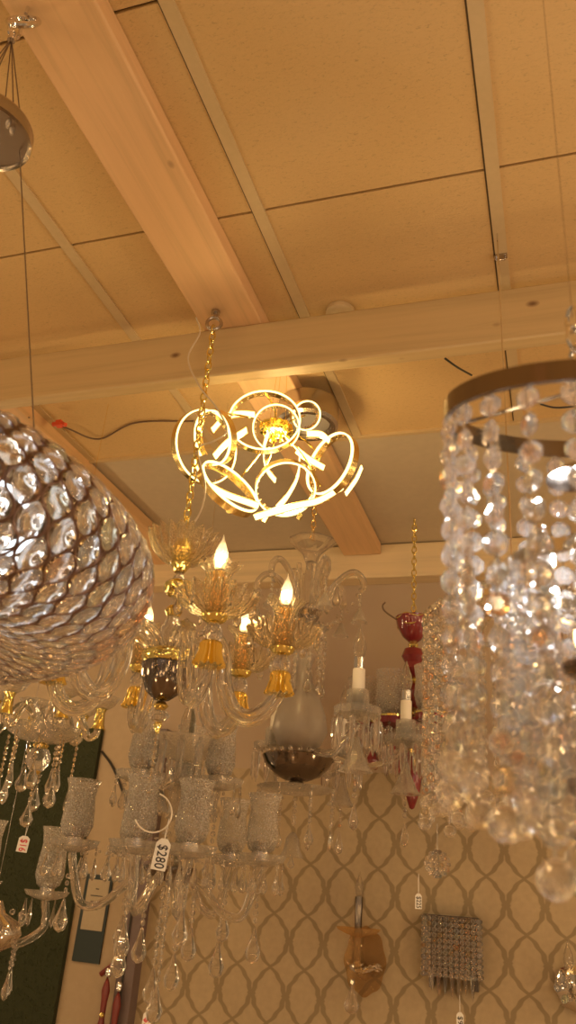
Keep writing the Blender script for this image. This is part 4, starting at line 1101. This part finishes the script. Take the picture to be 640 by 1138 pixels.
def box_sconce(px_, py, w, h, label, name='crystal_box_sconce'):
    o, s = sconce_root(name, label, px_, py)
    w *= s; h *= s; dp = .09
    mb = MB(); mb.box((-w/2+.006, -.02, -h/2-.01), (w/2-.006, -.001, h/2-.006)); mb.box((-w/2, -dp, h/2-.004), (w/2, -.001, h/2)); mb.box((-w*.42, -.05, -h/2-.05), (-w*.34, -.01, -h/2+.02)); mb.box((w*.38, -.05, -h/2-.05), (w*.46, -.01, -h/2+.02)); mb.build('frame', M['darkmirror'], o)
    r = w/22; st = MB(); z = 0
    while z < h-.004: st.ball((0, 0, -z-r), r, 0, 7, 5); z += 2*r
    n = 11; pr = None; pts = [(-w/2+w*k/(n-1), -dp) for k in range(n)]+[(-w/2, -dp+dp*k/5) for k in range(1, 5)]+[(w/2, -dp+dp*k/5) for k in range(1, 5)]
    for x, y in pts:
        if pr is None: pr = st.build('bead_column', M['gemsmall'], o); q = pr
        else: q = dup(pr, o)
        q.location = (x, y, h/2-.004)
    for k in range(14):
        mb = MB(); hh = random.uniform(.06, .10); mb.prism((0, 0, 0), hh, .016); q = mb.build('crystal_drop', M['gemsmall'], o); q.location = (-w*.36+w*.72*(k % 7)/6, -.07+.04*(k//7), -h/2+.012)
box_sconce(504, 1050, 60, 58, 'square crystal bead wall sconce with hanging drops on trellis wallpaper')
def edge_sconce():
    o, s = sconce_root('crystal_wall_sconce', 'silver crystal rosette wall sconce with upright bulb, beyond the square bead sconce', 642, 1098)
    mb = MB(); mb.lathe([(0, 0), (24*s, -.0), (24*s, 6*s), (16*s, 12*s), (0, 13*s)], 24, flute=8, fa=.05)
    for v in mb.v: v.y, v.z = -v.z, v.y
    mb.build('backplate', M['chrome'], o)
    mb = MB(); mb.tube(spline([(0, -.03, 0), (-2*s, -.08, -8*s), (-4*s, -.10, 4*s), (-4*s, -.10, 14*s)], 6), 3*s, 8); mb.build('arm', M['chrome'], o)
    mb = MB(); mb.ball((0, 0, 0), 3.8*s, 0, 7, 5); pts = []
    for k in range(26):
        a = random.uniform(0, 2*PI); r = random.uniform(4, 20)*s; pts.append((r*math.cos(a)-4*s, -.07-random.uniform(0, .04), r*math.sin(a)*.7))
    hang_drops(mb, pts, 'crystal_bead', M['gemsmall'], o)
    g, f, b = flame_bulb(30*s, False); q = g.build('bulb_glass', M['clear'], o); q.location = (-8*s, -.10, 18*s)
    mb = MB(); mb.almond((-2*s, -.09, -16*s), 34*s, 7*s); mb.build('crystal_drop', M['gem'], o)
edge_sconce()

# ------------------------------------------------------------------ price tags
def tag_at(px_, py, d): return at_d(px_, py, d)
price_tag(tag_at(183, 932, 2.12), .038, .076, '$280', 'white price tag reading $280 hanging from the hurricane chandelier', M['ink'], loop=.05, tilt=.10)
def tag_loop():
    c = tag_at(170, 903, 2.14); mb = MB(); R_ = .052
    mb.tube([c+CR*(R_*math.sin(t)*.95)+CU*(R_*math.cos(t)) for t in [.35+i*2.5*PI/2/20*1.02 for i in range(21)]], .0020, 6)
    for v in mb.v: v -= c
    o = mb.build('cord_loop', M['candle']); o.location = c; tag(o, 'white cord loop above the price tag on the hurricane chandelier', 'cord')
tag_loop()
price_tag(tag_at(28, 929, 2.55), .034, .047, '$16', 'small white price tag with red writing under the small gold chandelier', M['redink'], loop=.05, tilt=.06)
price_tag(tag_at(465, 993, 2.7), .022, .046, '$225', 'tiny white price tag with black writing on the trellis wallpaper above the crystal box sconce', M['ink'], loop=.06)
price_tag(tag_at(165, 1124, 2.36), .026, .05, '$5', 'white price tag with red writing at the lowest pendant of the hurricane chandelier', M['redink'], loop=.05, tilt=.05)
price_tag(at_y(511, 1125, 3.80), .028, .06, '$95', 'pale price tag hanging below the crystal box sconce', M['ink'], loop=.06)

# red lacquered stand and blue cloth at the foot of the beige wall
def red_stand(px_, py, h, label):
    c = at_y(px_, py, 3.80); o = D.objects.new('red_floor_stand', None); COL.objects.link(o); o.location = (c.x, c.y, 0); tag(o, label, 'stand')
    zt = c.z
    mb = MB(); mb.lathe([(0, .55), (.014, .55), (.013, zt-.22), (.018, zt-.2), (.012, zt-.17), (.014, zt-.1), (.019, zt-.06), (.012, zt-.03), (0, zt)], 20); mb.build('post', M['redwood'], o)
    mb = MB(); mb.lathe([(0, 0), (.10, 0), (.10, .02), (.03, .05), (.022, .55), (0, .56)], 24); mb.build('base', M['redwood'], o)
    mb = MB(); mb.lathe([(0, zt-.004), (.012, zt-.004), (.016, zt+.02), (.01, zt+.03), (0, zt+.03)], 14); mb.build('finial', M['chrome'], o)
    mb = MB(); mb.ball((.012, -.024, zt-.15), .012, 0, 8, 6); mb.build('bell_trim', M['gold'], o)
red_stand(120, 1084, .3, 'taller red lacquered stand with silver finial by the beige wall')
red_stand(132, 1100, .3, 'shorter red lacquered stand beside the dark post')
mb = MB(); a, b = at_y(112, 1083, 3.84), at_y(139, 1066, 3.84); mb.tube([Vector((0, 0, 0)), (b-a)*.5+Vector((0, 0, .01)), b-a], .012, 8); o = mb.build('red_rail', M['redwood']); o.location = a
tag(o, 'short red rail leaning on the beige wall above the red stands', 'rail')

# ------------------------------------------------------------------ lights
WARM = (1, .66, .31)
for (x, y, z, e) in ((-2.2, -.9, 1.9, 17), (.9, -.5, 1.8, 15), (1.9, 1.4, 1.9, 20), (-.4, -1.6, 1.8, 15), (-2.9, 1.0, 1.8, 14), (1.5, 2.7, 2.2, 18), (.3, .6, .9, 9), (-1.7, .2, .9, 9), (.5, 2.6, .9, 5), (-1.0, 1.7, .5, 6), (-2.6, 2.9, 2.3, 9)):
    plight((x, y, z), e, WARM)  # unseen warm fill lights, added to brighten the room and back wall
for (x, y, z, e) in ((1.5, -1.4, 2.7, 9), (.75, 1.35, 2.5, 3.0)): plight((x, y, z), e, (.85, .93, 1), .03)  # unseen cool lights, likewise added
plight((-.95, .83, 2.06), .5, (.9, .95, 1), .02)

w = D.worlds.new('sparkle_surroundings'); sc.world = w; w.use_nodes = True
nt = w.node_tree; nt.nodes.clear(); out = nt.nodes.new('ShaderNodeOutputWorld'); bg = nt.nodes.new('ShaderNodeBackground')
tc = nt.nodes.new('ShaderNodeTexCoord'); vz = nt.nodes.new('ShaderNodeTexVoronoi'); vz.inputs['Scale'].default_value = 7
L(nt, tc.outputs['Generated'], vz.inputs['Vector'])
r = ramp(nt, vz.outputs['Distance'], [(.0, (40, 31, 19)), (.10, (26, 18, 9.5)), (.16, (.42, .27, .13)), (.6, (.24, .15, .075))])  # invented bright spots over warm fill, for sparkle in the crystals
L(nt, r.outputs['Color'], bg.inputs['Color']); bg.inputs['Strength'].default_value = 1.0; L(nt, bg.outputs[0], out.inputs['Surface'])

# ------------------------------------------------------------------ colour management / cycles
vs = sc.view_settings; sc.display_settings.display_device = 'sRGB'
vs.view_transform = 'Standard'; vs.look = 'None'; vs.exposure = 0.1; vs.gamma = 1.0; vs.use_curve_mapping = False
cy = sc.cycles
cy.use_denoising = True
try: cy.denoiser = 'OPENIMAGEDENOISE'
except Exception: pass
cy.max_bounces = 16; cy.diffuse_bounces = 3; cy.glossy_bounces = 5; cy.transmission_bounces = 14; cy.transparent_max_bounces = 8
cy.caustics_reflective = False; cy.caustics_refractive = False
cy.sample_clamp_indirect = 16.0; cy.blur_glossy = 0.1
